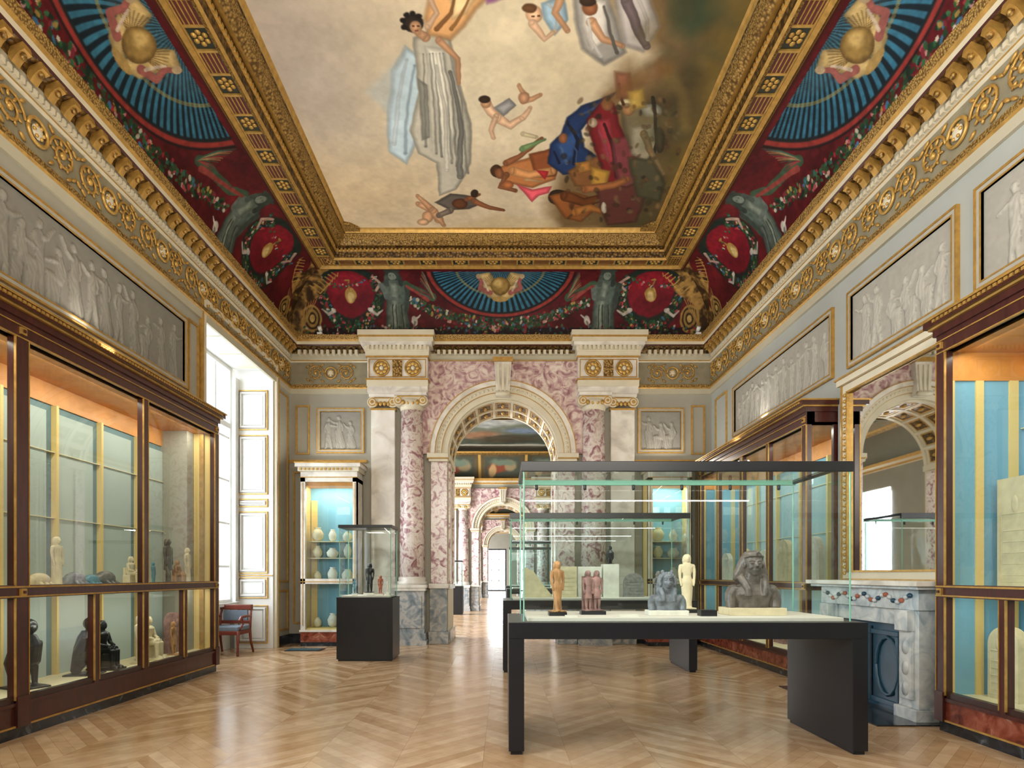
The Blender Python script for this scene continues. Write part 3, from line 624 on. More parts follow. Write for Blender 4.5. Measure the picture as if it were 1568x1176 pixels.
# ------------------------------------------------------------------ cornice of room
mb=MB()
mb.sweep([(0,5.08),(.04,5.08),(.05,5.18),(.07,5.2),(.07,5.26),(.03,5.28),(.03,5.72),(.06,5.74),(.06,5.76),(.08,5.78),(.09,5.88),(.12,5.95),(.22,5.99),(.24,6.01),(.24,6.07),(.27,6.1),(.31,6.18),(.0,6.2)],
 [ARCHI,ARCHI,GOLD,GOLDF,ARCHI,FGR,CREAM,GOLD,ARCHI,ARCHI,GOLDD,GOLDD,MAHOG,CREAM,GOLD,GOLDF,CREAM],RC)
def modil(ax,fixed,dirn,p0,p1):
    n=int((p1-p0)/.2)
    for i in range(n):
        a=p0+(i+.5)*(p1-p0)/n
        prof=[(.1,5.86),(.13,5.82),(.16,5.87),(.2,5.91),(.245,5.93),(.23,5.99),(.1,5.99)]
        pts=[(fixed+dirn*d,z) for d,z in prof]
        mb.prism(pts,'y' if ax=='x' else 'x',a-.042,a+.042,GOLD)
        c=(fixed+dirn*.2,a,5.9) if ax=='x' else (a,fixed+dirn*.2,5.9); mb.ell(c,(.03,.03,.035),GOLDO,6,4)
    n=int((p1-p0)/.07)
    for i in range(n):
        a=p0+i*.07
        if ax=='x': mb.box(fixed+dirn*.07,fixed+dirn*.105,a,a+.04,5.77,5.82,CREAM)
        else: mb.box(a,a+.04,fixed+dirn*.07,fixed+dirn*.105,5.77,5.82,CREAM)
modil('x',XL,1,1,11.8); modil('x',XR,-1,1,11.8)
for a,b in((XL+.2,-2.9),(-1.35,1.35),(2.9,XR-.2)):
    n=int((b-a)/.11)
    for i in range(n):
        q=a+(i+.5)*(b-a)/n; mb.box(q-.028,q+.028,Y1-.17,Y1-.08,5.84,5.93,CREAM)
mb.obj('trim_cornice')
unit=MB()
def spiral(cx,cy,r0,turn,ph,sgn,T=1.6):
    P=[]
    for k in range(26):
        t=k/25; r=r0*(1-t)**.8+.012; a=ph+sgn*T*2*pi*t; P.append((cx+r*math.cos(a),0.012,cy+r*math.sin(a)))
    return P
for sg in(-1,1):
    unit.tube(spiral(sg*.31,0,.155,0,pi if sg>0 else 0,-sg),[.014]*26,GOLD,5)
    unit.ell((sg*.31,.01,0),(.035,.03,.035),GOLDB,8,5)
    for k in range(9):
        a=2*pi*k/9; R=Matrix.Rotation(-a,3,'Y'); unit.ell((sg*.31+.11*math.cos(a),.01,.11*math.sin(a)),(.04,.015,.014),GOLD,6,4,None,R)
    for k,(x,z) in enumerate(((.47,.13),(.47,-.13),(.17,.16),(.17,-.16),(.4,.17),(.4,-.17))): unit.ell((sg*x,.008,z),(.05,.018,.018),GOLD,6,4,None,Matrix.Rotation(.7*(-1)**k*sg,3,'Y'))
n=20; unit.tube([(.115*math.cos(2*pi*k/n),.015,.115*math.sin(2*pi*k/n)) for k in range(n+1)],.018,GOLDB,6)
unit.ell((0,.012,0),(.07,.02,.07),CREAM,10,6)
for k in range(6): a=k*pi/3; unit.ell((.055*math.cos(a),.025,.055*math.sin(a)),(.018,.018,.018),GOLDB,6,4)
mb=MB()
def put(T):
    o=len(mb.v); mb.v.extend([tuple(T@Vector(v)) for v in unit.v]); 
    ks=[mb.mi(m) for m in unit.mats]
    for f,m,s_ in zip(unit.f,unit.m,unit.s): mb.f.append([i+o for i in f]); mb.m.append(ks[m]); mb.s.append(s_)
for i in range(12):
    y=11.45-i*1.0
    put(Matrix.Translation((XL+.035,y,5.5))@Matrix.Rotation(-pi/2,4,'Z')); put(Matrix.Translation((XR-.035,y,5.5))@Matrix.Rotation(pi/2,4,'Z'))
for x in(-3.5,3.45): put(Matrix.Translation((x,Y1-.035,5.5))@Matrix.Rotation(pi,4,'Z'))
mb.obj('trim_frieze_scrollwork')
mb=MB()
for sg in(-1,1):
    c=-.05
    mb.frame('y',Y1,c+sg*4.03-.14,c+sg*4.03+.14,3.85,4.85,.03,-.03,GOLD)
    mb.box(c+sg*2.72,c+sg*4.3,Y1-.04,Y1,3.68,3.74,GOLD)
    mb.frame('y',Y1,c+sg*4.1-.12,c+sg*4.1+.12,.4,3.5,.03,-.03,GOLD)
mb.obj('trim_wall_panels')
mb=MB(); mb.box(XL,-2.72,Y1-.03,Y1,0,.2,BLACKM); mb.box(2.72,XR,Y1-.03,Y1,0,.2,BLACKM); mb.obj('baseboard_back')
mb=MB(); mb.box(XL,XL+.03,11.22,12,0,.2,BLACKM); mb.box(XL,XL+.03,0,.2,0,.2,BLACKM); mb.obj('baseboard_left')
mb=MB()
for x in(-3.65,3.9):
    mb.box(x-.05,x+.05,Y1-.3,Y1-.2,6.19,6.23,SHUT); mb.tube([(x,Y1-.25,6.23),(x,Y1-.25,6.28)],.015,SHUT,8); mb.tube([(x,Y1-.22,6.27),(x,Y1-.32,6.33)],.04,SHUT,12)
mb.obj('cornice_spotlights')
# ------------------------------------------------------------------ grisaille reliefs
def relief(ax,posn,dirn,a0,a1,z0,z1,seed,tone=1.0):
    rnd=random.Random(seed); W=a1-a0;H=z1-z0
    nu=int(W/.011);nv=int(H/.011)
    u,v=np.meshgrid(np.linspace(0,W,nu),np.linspace(0,H,nv),indexing='ij'); h=np.zeros_like(u)
    wu=u+.012*(fbm(u*9,v*9,seed)-.5)*2; wv=v+.012*(fbm(u*9,v*9,seed+3)-.5)*2
    def cap(p,q,r0,r1,am=1.):
        nonlocal h
        ex,ey=q[0]-p[0],q[1]-p[1]; t=np.clip(((wu-p[0])*ex+(wv-p[1])*ey)/(ex*ex+ey*ey+1e-9),0,1); r=r0+(r1-r0)*t
        d=((wu-p[0]-t*ex)**2+(wv-p[1]-t*ey)**2)/(r*r); h=np.maximum(h,am*np.sqrt(np.clip(1-d,0,1)))
    x=.16; 
    while x<W-.12:
        k=H*.88*rnd.uniform(.82,1); g=.03*H; f=rnd.choice((-1,1)); seat=rnd.random()<.3; am=rnd.uniform(.7,1)
        if seat:
            cap((x,g+.42*k),(x,g+.68*k),.11*k,.09*k,am); cap((x,g+.38*k),(x+f*.22*k,g+.38*k),.09*k,.07*k,am); cap((x+f*.22*k,g+.36*k),(x+f*.2*k,g),.06*k,.045*k,am); cap((x+f*.16*k,g+.3*k),(x+f*.12*k,g),.07*k,.045*k,.7)
            cap((x-.08*k,g+.28*k),(x-.1*k,g),.12*k,.11*k,.5); hy=.8
        else:
            l=rnd.uniform(.04,.12)*k
            cap((x,g+.48*k),(x+l,g),.08*k,.045*k,am); cap((x,g+.48*k),(x-l,g),.08*k,.045*k,am*.8); cap((x,g+.5*k),(x,g+.76*k),.085*k,.1*k,am)
            if rnd.random()<.7: cap((x-.02,g+.5*k),(x-.04*f,g+.08*k),.12*k,.15*k,.6)
            hy=.93
        cap((x,g+hy*k-.02*k),(x+.01*f,g+hy*k+.02*k),.055*k,.055*k,1.05)
        a=rnd.uniform(-.3,1.2); sy=g+(hy-.17)*k; e=(x+f*.16*k,sy+.05*k*a); cap((x+f*.06*k,sy),e,.04*k,.035*k,1.0); cap(e,(e[0]+f*.1*k,e[1]+.15*k*a),.033*k,.022*k,1.0)
        e=(x-f*.12*k,sy-.12*k); cap((x-f*.07*k,sy),e,.04*k,.03*k,am); cap(e,(e[0]+f*.03*k,e[1]-.1*k),.03*k,.02*k,am)
        x+=rnd.uniform(.19,.31)*H/.85
    folds=.12*np.sin((u*7+v*2+1.5*fbm(u*5,v*5,seed))*18)*(h>.1)
    d=.004+h*.02+folds*.007
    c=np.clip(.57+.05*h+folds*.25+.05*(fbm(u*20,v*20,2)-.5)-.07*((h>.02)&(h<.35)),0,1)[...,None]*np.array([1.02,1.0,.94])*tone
    aa=a0+u; X=posn+dirn*d
    P=np.stack([X,aa,z0+v],-1) if ax=='x' else np.stack([aa,X,z0+v],-1)
    o=grid_obj('relief_panel',P,c,PAINT)
    mb=MB(); mb.frame(ax,posn,a0-.06,a1+.06,z0-.06,z1+.06,.06,dirn*.03,PLAST); mb.frame(ax,posn,a0-.075,a1+.075,z0-.075,z1+.075,.022,dirn*.04,GOLD); mb.frame(ax,posn,a0-.015,a1+.015,z0-.015,z1+.015,.015,dirn*.035,GOLD)
    f=mb.obj('frame'); f.parent=o
relief('x',XL,1,3.2,8.0,4.02,4.84,1,.86)
relief('x',XR,-1,7.62,10.75,4.0,4.76,2,1.08); relief('x',XR,-1,5.55,7.15,4.0,4.78,3,1.08); relief('x',XR,-1,3.4,5.2,4.0,4.78,4,1.08)
relief('y',Y1,-1,-3.72,-2.9,3.95,4.72,5,.95); relief('y',Y1,-1,2.82,3.62,3.95,4.72,6,.95)
# ------------------------------------------------------------------ window embrasures
def window(name,y0,y1):
    mb=MB(); x=-5.17
    mb.frame('x',x,y0+.12,y1-.12,.85,5.3,.09,.07,SHUT)
    yc=(y0+y1)/2; mb.box(x,x+.08,yc-.05,yc+.05,.85,5.3,SHUT)
    for z in (1.55,2.35,3.15,3.95): mb.box(x+.01,x+.05,y0+.2,y1-.2,z-.018,z+.018,SHUT)
    mb.box(x,x+.08,y0+.2,y1-.2,4.12,4.22,SHUT)
    for yy in(y0+.12+(yc-y0-.12)/2,yc+(y1-yc-.12)/2): mb.box(x+.01,x+.05,yy-.018,yy+.018,.9,5.3,SHUT)
    mb.quad((x+.02,y0+.15,.9),(x+.02,y1-.15,.9),(x+.02,y1-.15,5.25),(x+.02,y0+.15,5.25),WGLASS)
    mb.box(-5.16,-5.02,y0+.02,y1-.02,.82,.88,SHUT)
    mb.tube([(x+.1,yc,1.6),(x+.1,yc,2.6)],.012,GOLD,8); mb.box(x+.08,x+.12,yc-.02,yc+.02,2.0,2.2,GOLD)
    mb.obj(name)
    mb=MB()
    for yy,dn in((y1,-1),(y0,1)):
        mb.box(-5.1,XL-.005,yy,yy+dn*.035,0,5.33,SHUT)
        for z0,z1 in((.1,.82),(.95,1.35),(1.42,2.6),(2.68,2.84),(2.92,4.05),(4.14,4.9)):
            mb.frame('y',yy+dn*.035,-5.02,XL-.1,z0,z1,.02,dn*.03,GOLDB); mb.frame('y',yy+dn*.035,-4.98,XL-.14,z0+.045,z1-.045,.03,dn*.045,SHUT)
            if z1-z0>.3: mb.box(-4.92,XL-.2,yy+dn*.035,yy+dn*.055,z0+.1,z1-.1,SHUT)
        mb.box(-5.1,XL-.005,yy+dn*.035,yy+dn*.065,1.375,1.395,GOLD); mb.box(-5.06,-5.0,yy+dn*.035,yy+dn*.2,.9,5.1,SHUT)
    mb.box(-5.1,XL,y0,y1,5.28,5.335,SHUT)
    for a in range(3):
        q=(y1-y0-.3)/3; mb.box(-4.98,XL-.15,y0+.2+a*q,y0+.1+(a+1)*q,5.26,5.285,CREAM)
    mb.obj('window_shutters',bevel=.004)
window('window_1',8.55,11.2); window('window_2',.2,2.6)
# ------------------------------------------------------------------ lights
def area(name,loc,dr,sx,sy,e,col=(1,1,1)):
    l=bpy.data.lights.new(name,'AREA'); l.shape='RECTANGLE'; l.size=sx; l.size_y=sy; l.energy=e; l.color=col
    o=bpy.data.objects.new(name,l); S.collection.objects.link(o); o.location=loc
    z=-Vector(dr).normalized(); up=Vector((0,0,1)) if abs(z.z)<.9 else Vector((0,1,0)); x=up.cross(z).normalized(); y=z.cross(x)
    o.rotation_euler=Matrix((x,y,z)).transposed().to_euler(); return o
CW=(1,.92,.78)
# ------------------------------------------------------------------ wall display cases
def wall_case(name,sg,A,B,y0,y1,up,lo,ztop,backs,plin=MAHOG,open0=False,lf=1.0):
    mb=MB()
    def bx(d0,d1,u0,u1,z0,z1,m): mb.box(sg*(A+d0),sg*(A+d1),u0,u1,z0,z1,m)
    D=B-A; zg=ztop-.3
    bx(.02,D,y0,y1,0,.1,BLACKM); bx(0,D,y0,y1,.1,.3,plin); bx(-.015,.04,y0-.01,y1+.01,.1,.115,GOLD); bx(-.015,.05,y0-.01,y1+.01,.28,.31,MAHOG)
    bx(D-.03,D,y0,y1,.3,ztop,backs[0]); bx(.02,D,y0,y1,.3,.33,CASEC); bx(.01,D,y0,y1,1.235,1.28,CASEC); bx(.02,D,y0,y1,zg,zg+.03,ORANGE); bx(D-.05,D-.02,y0,y1,zg-.22,zg,ORANGE); bx(.02,D,y1-.03,y1,.3,ztop,MAHOG)
    # far inner end: pale blue panel edged with yellow boards
    bx(.05,D-.03,y1-.045,y1-.03,.33,zg,backs[0] if sg>0 else CASEY)
    if sg>0:
        for d0,d1 in((.05,.11),(.3,.37),(.6,.68)): bx(d0,min(d1,D-.03),y1-.06,y1-.045,.33,zg-.25,CASEY)
        bx(.05,D-.03,y1-.06,y1-.045,zg-.25,zg,ORANGE)
    if open0:
        for z0,z1 in((.3,.36),(1.2,1.31),(zg,ztop)): bx(0,.42,y0,y0+.05,z0,z1,MAHOG)
        bx(.34,.4,y0,y0+.05,.3,zg,MAHOG)
        mb.quad((sg*(A+.05),y0+.02,.33),(sg*(A+.38),y0+.02,.33),(sg*(A+.38),y0+.02,zg),(sg*(A+.05),y0+.02,zg),GLASSL)
        bx(.4,D,y0,y0+.03,.3,ztop,MAHOG)
    else:
        bx(.02,D,y0,y0+.03,.3,ztop,MAHOG); bx(.05,D-.03,y0+.03,y0+.045,.33,zg,CASEY)
    n=int((y1-y0)/.72)
    for i in range(n):
        a=y0+.1+i*(y1-y0-.2)/n; b=a+(y1-y0-.2)/n*.8
        bx(D-.06,D-.03,a,b,1.28,zg-.3,backs[1]); bx(D-.09,D-.03,a-.035,a,1.28,zg-.22,CASEY); bx(D-.06,D-.03,a,b,.33,1.2,backs[1]); bx(D-.09,D-.03,a-.03,a,.33,1.2,CASEY)
    for z in (2.0,2.7): bx(D-.075,D-.03,y0+.05,y1-.05,z,z+.008,CASEC)
    bx(-.01,.07,y0,y1,1.2,1.31,MAHOG); bx(-.022,0,y0,y1,1.288,1.303,GOLD); bx(-.022,0,y0,y1,1.207,1.22,GOLD)
    bx(0,.06,y0,y1,.3,.36,MAHOGD)
    bx(-.01,.1,y0,y1,zg,ztop-.12,MAHOG); bx(-.03,D,y0-.02,y1+.02,ztop-.14,ztop-.06,MAHOG); bx(-.09,D,y0-.06,y1+.06,ztop-.06,ztop,MAHOG); bx(-.06,D,y0-.04,y1+.04,ztop-.08,ztop-.06,GOLD); bx(-.11,D,y0-.07,y1+.07,ztop-.008,ztop+.012,GOLD)
    bx(-.02,0,y0,y1,zg-.005,zg+.007,GOLD); bx(-.02,0,y0,y1,zg+.1,zg+.11,GOLD)
    k=int((y1-y0)/.05)
    for i in range(k): bx(-.105,-.085,y0+i*.05,y0+i*.05+.03,ztop-.04,ztop-.015,GOLD)
    for u,w in up:
        bx(-.012,.06,u-w,u+w,1.3,zg,MAHOG); bx(-.018,0,u-w-.004,u-w+.003,1.3,zg,GOLD); bx(-.018,0,u+w-.003,u+w+.004,1.3,zg,GOLD)
        if w>=.05:
            bx(-.03,.06,u-w,u+w,.1,.36,MAHOG)
            for zz in (1.25,zg+.06): bx(-.03,.0,u-.03,u+.03,zz-.03,zz+.03,GOLD); bx(-.04,.0,u-.012,u+.012,zz-.012,zz+.012,MAHOG)
    for u,w in lo:
        bx(-.012,.06,u-w,u+w,.3,1.21,MAHOG); bx(-.018,0,u-w-.004,u-w+.003,.33,1.2,GOLD); bx(-.018,0,u+w-.003,u+w+.004,.33,1.2,GOLD)
    x=sg*(A+.03)
    mb.quad((x,y0,.33),(x,y1,.33),(x,y1,1.2),(x,y0,1.2),GLASSL); mb.quad((x,y0,1.3),(x,y1,1.3),(x,y1,zg),(x,y0,zg),GLASSL)
    mb.obj(name)
    L=y1-y0-.3; yc=(y0+y1)/2; xc=sg*(A+.16)
    area('case_light_upper',(xc,yc,zg-.01),(sg*.3,0,-1),.08,L,9*L*lf,CW); area('case_light_lower',(xc,yc,1.225),(sg*.3,0,-1),.08,L,4*L*lf,CW)
wall_case('wall_display_case',-1,4.14,4.86,2.7,8.53,[(2.75,.05),(3.4,.03),(5.05,.07),(6.8,.045),(8.48,.05)],[(2.75,.05),(3.4,.03),(5.05,.07),(5.98,.035),(6.8,.045),(7.65,.03),(8.48,.05)],3.73,(CASET,CASEG))
wall_case('wall_display_case',1,3.88,4.7,7.5,11.6,[(7.55,.05),(8.6,.03),(9.55,.045),(10.6,.03),(11.55,.05)],[(7.55,.05),(8.6,.03),(9.55,.045),(10.6,.03),(11.55,.05)],3.62,(CASEB,CASEBL),REDM,True,.8)
wall_case('wall_display_case',1,3.92,4.7,1.6,5.3,[(1.65,.05),(3.4,.045),(5.25,.05)],[(1.65,.05),(2.5,.03),(3.4,.045),(4.6,.03),(5.25,.05)],3.68,(CASEB,CASEBL),REDM,False,.8)
def back_case(x0,x1):
    mb=MB(); y0,y1=11.5,11.97
    mb.box(x0,x1,y0,y1,0,.08,BLACKM); mb.box(x0,x1,y0,y1,.08,.3,REDM); mb.box(x0-.02,x1+.02,y0-.02,y1,.28,.32,WHITE)
    mb.box(x0,x1,y1-.03,y1,.32,3.3,CASEB); mb.box(x0,x0+.06,y0+.02,y1,.32,3.3,CASEY); mb.box(x1-.06,x1-.03,y0+.06,y1,.32,3.3,CASEY)
    mb.box(x0+.08,x0+.2,y1-.06,y1-.03,.35,2.9,CASEY)
    for x in(x0,x1-.09): 
        mb.box(x,x+.09,y0,y0+.07,.32,3.3,WHITE); mb.box(x+.04,x+.052,y0-.01,y0,.4,3.2,GOLD)
    mb.box(x1-.02,x1,y0,y1,.32,3.3,WHITE)
    mb.box(x0,x1,y0,y0+.08,1.22,1.32,WHITE); mb.box(x0,x1,y0-.01,y0,1.255,1.27,GOLD); mb.box(x0+.05,x1-.05,y0+.05,y1,1.22,1.27,CASEC); mb.box(x0+.05,x1-.05,y0+.05,y1,.32,.35,CASEY)
    mb.box(x0,x1,y0,y1,3.22,3.42,WHITE); mb.box(x0-.04,x1+.04,y0-.05,y1,3.42,3.5,CREAM); mb.box(x0-.08,x1+.08,y0-.1,y1,3.5,3.58,WHITE); mb.box(x0-.09,x1+.09,y0-.11,y1,3.57,3.59,GOLD); mb.box(x0,x1,y0-.012,y0,3.3,3.315,GOLD)
    mb.box(x0+.05,x1-.05,y0+.08,y1,3.15,3.22,ORANGE)
    for k in range(int((x1-x0)/.08)): mb.box(x0+k*.08,x0+k*.08+.04,y0-.07,y0,3.44,3.48,GOLD)
    for z in(1.72,2.05): mb.box(x0+.1,x1-.1,y0+.12,y1-.03,z,z+.012,CASEC)
    mb.quad((x0+.09,y0+.03,.33),(x1-.09,y0+.03,.33),(x1-.09,y0+.03,3.25),(x0+.09,y0+.03,3.25),GLASSL)
    for j,z in enumerate((1.27,1.732,2.062,.35)):
        for i in range(3):
            r=.08+.02*((i+j)%3); h=.2+.04*((i*2+j)%3); x=x0+.26+i*.3
            mb.lathe([(.4*r,0),(.85*r,.2*h),(r,.55*h),(.6*r,.85*h),(.45*r,.9*h),(.6*r,h)],x,y0+.24,[LIME,LIMEW,TERRA if j==3 else LIMEW][i%3],16,z)
    mb.obj('pottery_display_case')
    area('case_light',((x0+x1)/2,y0+.14,3.13),(0,.3,-1),x1-x0-.3,.06,12,CW)
back_case(-3.96,-2.85); back_case(2.84,3.7)
# ------------------------------------------------------------------ fireplace and mirror
mb=MB(); a,b=5.42,7.3
F=3.92
for y in(a+.12,b-.4):
    mb.box(F,XR,y,y+.28,.12,1.06,FIREM); mb.box(F-.04,XR,y-.02,y+.3,0,.12,FIREM); mb.box(F-.03,F,y+.06,y+.22,.2,.95,FIREM)
    mb.prism([(F,1.06),(F-.1,1.06),(F-.11,1.0),(F-.07,.9),(F-.02,.84),(F,.8)],'y',y+.06,y+.22,FIREM) if False else mb.box(F-.08,F,y+.05,y+.23,.86,1.06,FIREM)
    for z in (.3,.5,.7): mb.ell((F-.03,y+.14,z),(.02,.05,.07),FIREM,8,6)
mb.box(F-.02,XR,a+.1,b-.1,1.06,1.26,FIREM); mb.box(F-.1,XR,a,b,1.26,1.29,FIREM); mb.box(F-.14,XR,a-.04,b+.04,1.29,1.34,WHITE)
mb.box(F+.02,XR,a+.4,b-.4,.9,1.06,FIREM); 
mb.box(XR-.03,XR-.01,a+.3,b-.3,0,1.06,BLACKM); mb.box(F+.08,F+.12,a+.4,b-.4,.0,.9,NAVY); mb.frame('x',F+.08,a+.5,b-.5,.05,.82,.05,-.02,NAVY)
mb.box(F+.06,F+.1,a+.93,a+.95,.05,.85,BLACK)
for k in range(26):
    t=k/25; y=a+.2+t*(b-a-.4); z=1.2-.07*math.sin(t*pi*4)**2; mb.ell((F-.03,y,z),(.02,.035,.025),[NAVY,FIREM,TERRA,FIREM][k%4],8,5)
n=16
mb.tube([(F+.07,6.1+.3*math.cos(2*pi*k/n)*.6,.45+.3*math.sin(2*pi*k/n)) for k in range(n+1)],.02,NAVY,6)
mb.obj('fireplace',bevel=.006)
mb=MB(); mb.box(3.45,XR,5.42,7.35,0,.012,BLACKM); mb.obj('hearth_slab')
mb=MB(); a,b=5.5,7.25
mb.quad((XR-.045,a+.1,1.36),(XR-.045,b-.1,1.36),(XR-.045,b-.1,3.6),(XR-.045,a+.1,3.6),MIRR)
mb.frame('x',XR,a,b,1.34,3.72,.11,-.07,CREAM); mb.frame('x',XR,a-.02,b+.02,1.33,3.74,.022,-.085,GOLD); mb.frame('x',XR,a+.09,b-.09,1.43,3.63,.022,-.085,GOLD)
for k in range(30): mb.ell((XR-.075,a+.05,1.42+k*.075),(.015,.03,.025),GOLDB,6,4); mb.ell((XR-.075,b-.05,1.42+k*.075),(.015,.03,.025),GOLDB,6,4)
mb.box(XR-.12,XR,a-.05,b+.05,3.72,3.8,CREAM); mb.box(XR-.14,XR,a-.07,b+.07,3.79,3.81,GOLD)
mb.obj('overmantel_mirror')
# ------------------------------------------------------------------ freestanding table cases
def table_case(name,x0,x1,y0,y1,zt=1.03,ztop=2.29,lw=.12,light=True):
    mb=MB()
    mb.box(x0,x1,y0,y1,zt-.13,zt,BLACK)
    for sx in(x0,x1-lw): mb.box(sx,sx+lw,y0+.0,y1-.0,.03,zt-.12,BLACK); mb.box(sx+.015,sx+lw-.015,y0+.02,y1-.02,0,.03,BLACK)
    g=.12; gx0,gx1,gy0,gy1=x0+g,x1-.1,y0+g*.6,y1-g*.6
    mb.box(gx0+.03,gx1-.03,gy0+.03,gy1-.03,zt,zt+.03,LINEN)
    zb=zt
    for A_,B_ in(((gx0,gy0),(gx1,gy0)),((gx1,gy0),(gx1,gy1)),((gx1,gy1),(gx0,gy1)),((gx0,gy1),(gx0,gy0))):
        mb.quad((A_[0],A_[1],zb),(B_[0],B_[1],zb),(B_[0],B_[1],ztop-.05),(A_[0],A_[1],ztop-.05),GLASS)
    for x in(gx0,gx1):
        for y in(gy0,gy1): mb.box(x-.006,x+.006,y-.006,y+.006,zb,ztop-.06,GEDGE)
    mb.box(gx0-.02,gx1+.02,gy0-.02,gy0+.01,ztop-.08,ztop,BLACK); mb.box(gx0-.02,gx1+.02,gy1-.01,gy1+.02,ztop-.05,ztop,GEDGE)
    mb.box(gx0-.02,gx0+.01,gy0,gy1,ztop-.04,ztop,BLACK); mb.box(gx1-.01,gx1+.02,gy0,gy1,ztop-.04,ztop,BLACK)
    mb.quad((gx0,gy0,ztop-.03),(gx1,gy0,ztop-.03),(gx1,gy1,ztop-.03),(gx0,gy1,ztop-.03),GLASS)
    for k in range(6):
        x=gx0+.15+k*(gx1-gx0-.3)/5; mb.lathe([(.015,0),(.015,-.04),(.01,-.05)],x,gy1-.03,BLACK,10,ztop-.05)
    mb.obj(name,bevel=.004)
    if light: area('case_strip_light',((gx0+gx1)/2,gy0+.03,ztop-.085),(0,.35,-1),gx1-gx0-.1,.03,13,(1,.97,.92))
table_case('glass_display_case',.045,2.83,4.55,5.6)
table_case('glass_display_case',.0,2.78,8.4,9.4)
table_case('glass_display_case',.1,2.5,15.2,16.2,light=False)
table_case('glass_display_case',.1,2.3,19.,20,light=False)
def pedestal_case(name,x0,x1,y0,y1,zt=1.03,ztop=2.21):
    mb=MB(); mb.box(x0,x1,y0,y1,.03,zt,BLACK); mb.box(x0+.02,x1-.02,y0+.02,y1-.02,0,.03,BLACK); mb.box(x0-.005,x1+.005,y0-.005,y1+.005,zt-.015,zt,BLACK)
    g=.04; a,b,c,d=x0+g,x1-g,y0+g,y1-g
    mb.box(a+.02,b-.02,c+.02,d-.02,zt,zt+.03,LINEN)
    for A_,B_ in(((a,c),(b,c)),((b,c),(b,d)),((b,d),(a,d)),((a,d),(a,c))): mb.quad((A_[0],A_[1],zt),(B_[0],B_[1],zt),(B_[0],B_[1],ztop-.05),(A_[0],A_[1],ztop-.05),GLASS)
    for x in(a,b):
        for y in(c,d): mb.box(x-.006,x+.006,y-.006,y+.006,zt,ztop-.05,GEDGE)
    mb.box(a-.02,b+.02,c-.02,d+.02,ztop-.05,ztop,BLACK)
    mb.box(x1-.1,x1-.07,y0-.004,y0,.05,zt-.02,BLACK)
    mb.obj(name,bevel=.004)
    area('case_spot',((a+b)/2,(c+d)/2,ztop-.07),(0,0,-1),.3,.3,7,(1,.96,.9))
pedestal_case('pedestal_display_case',-2.69,-1.78,9.5,10.13)
pedestal_case('pedestal_display_case',-1.75,-1.4,20.5,21,1.0,1.9)
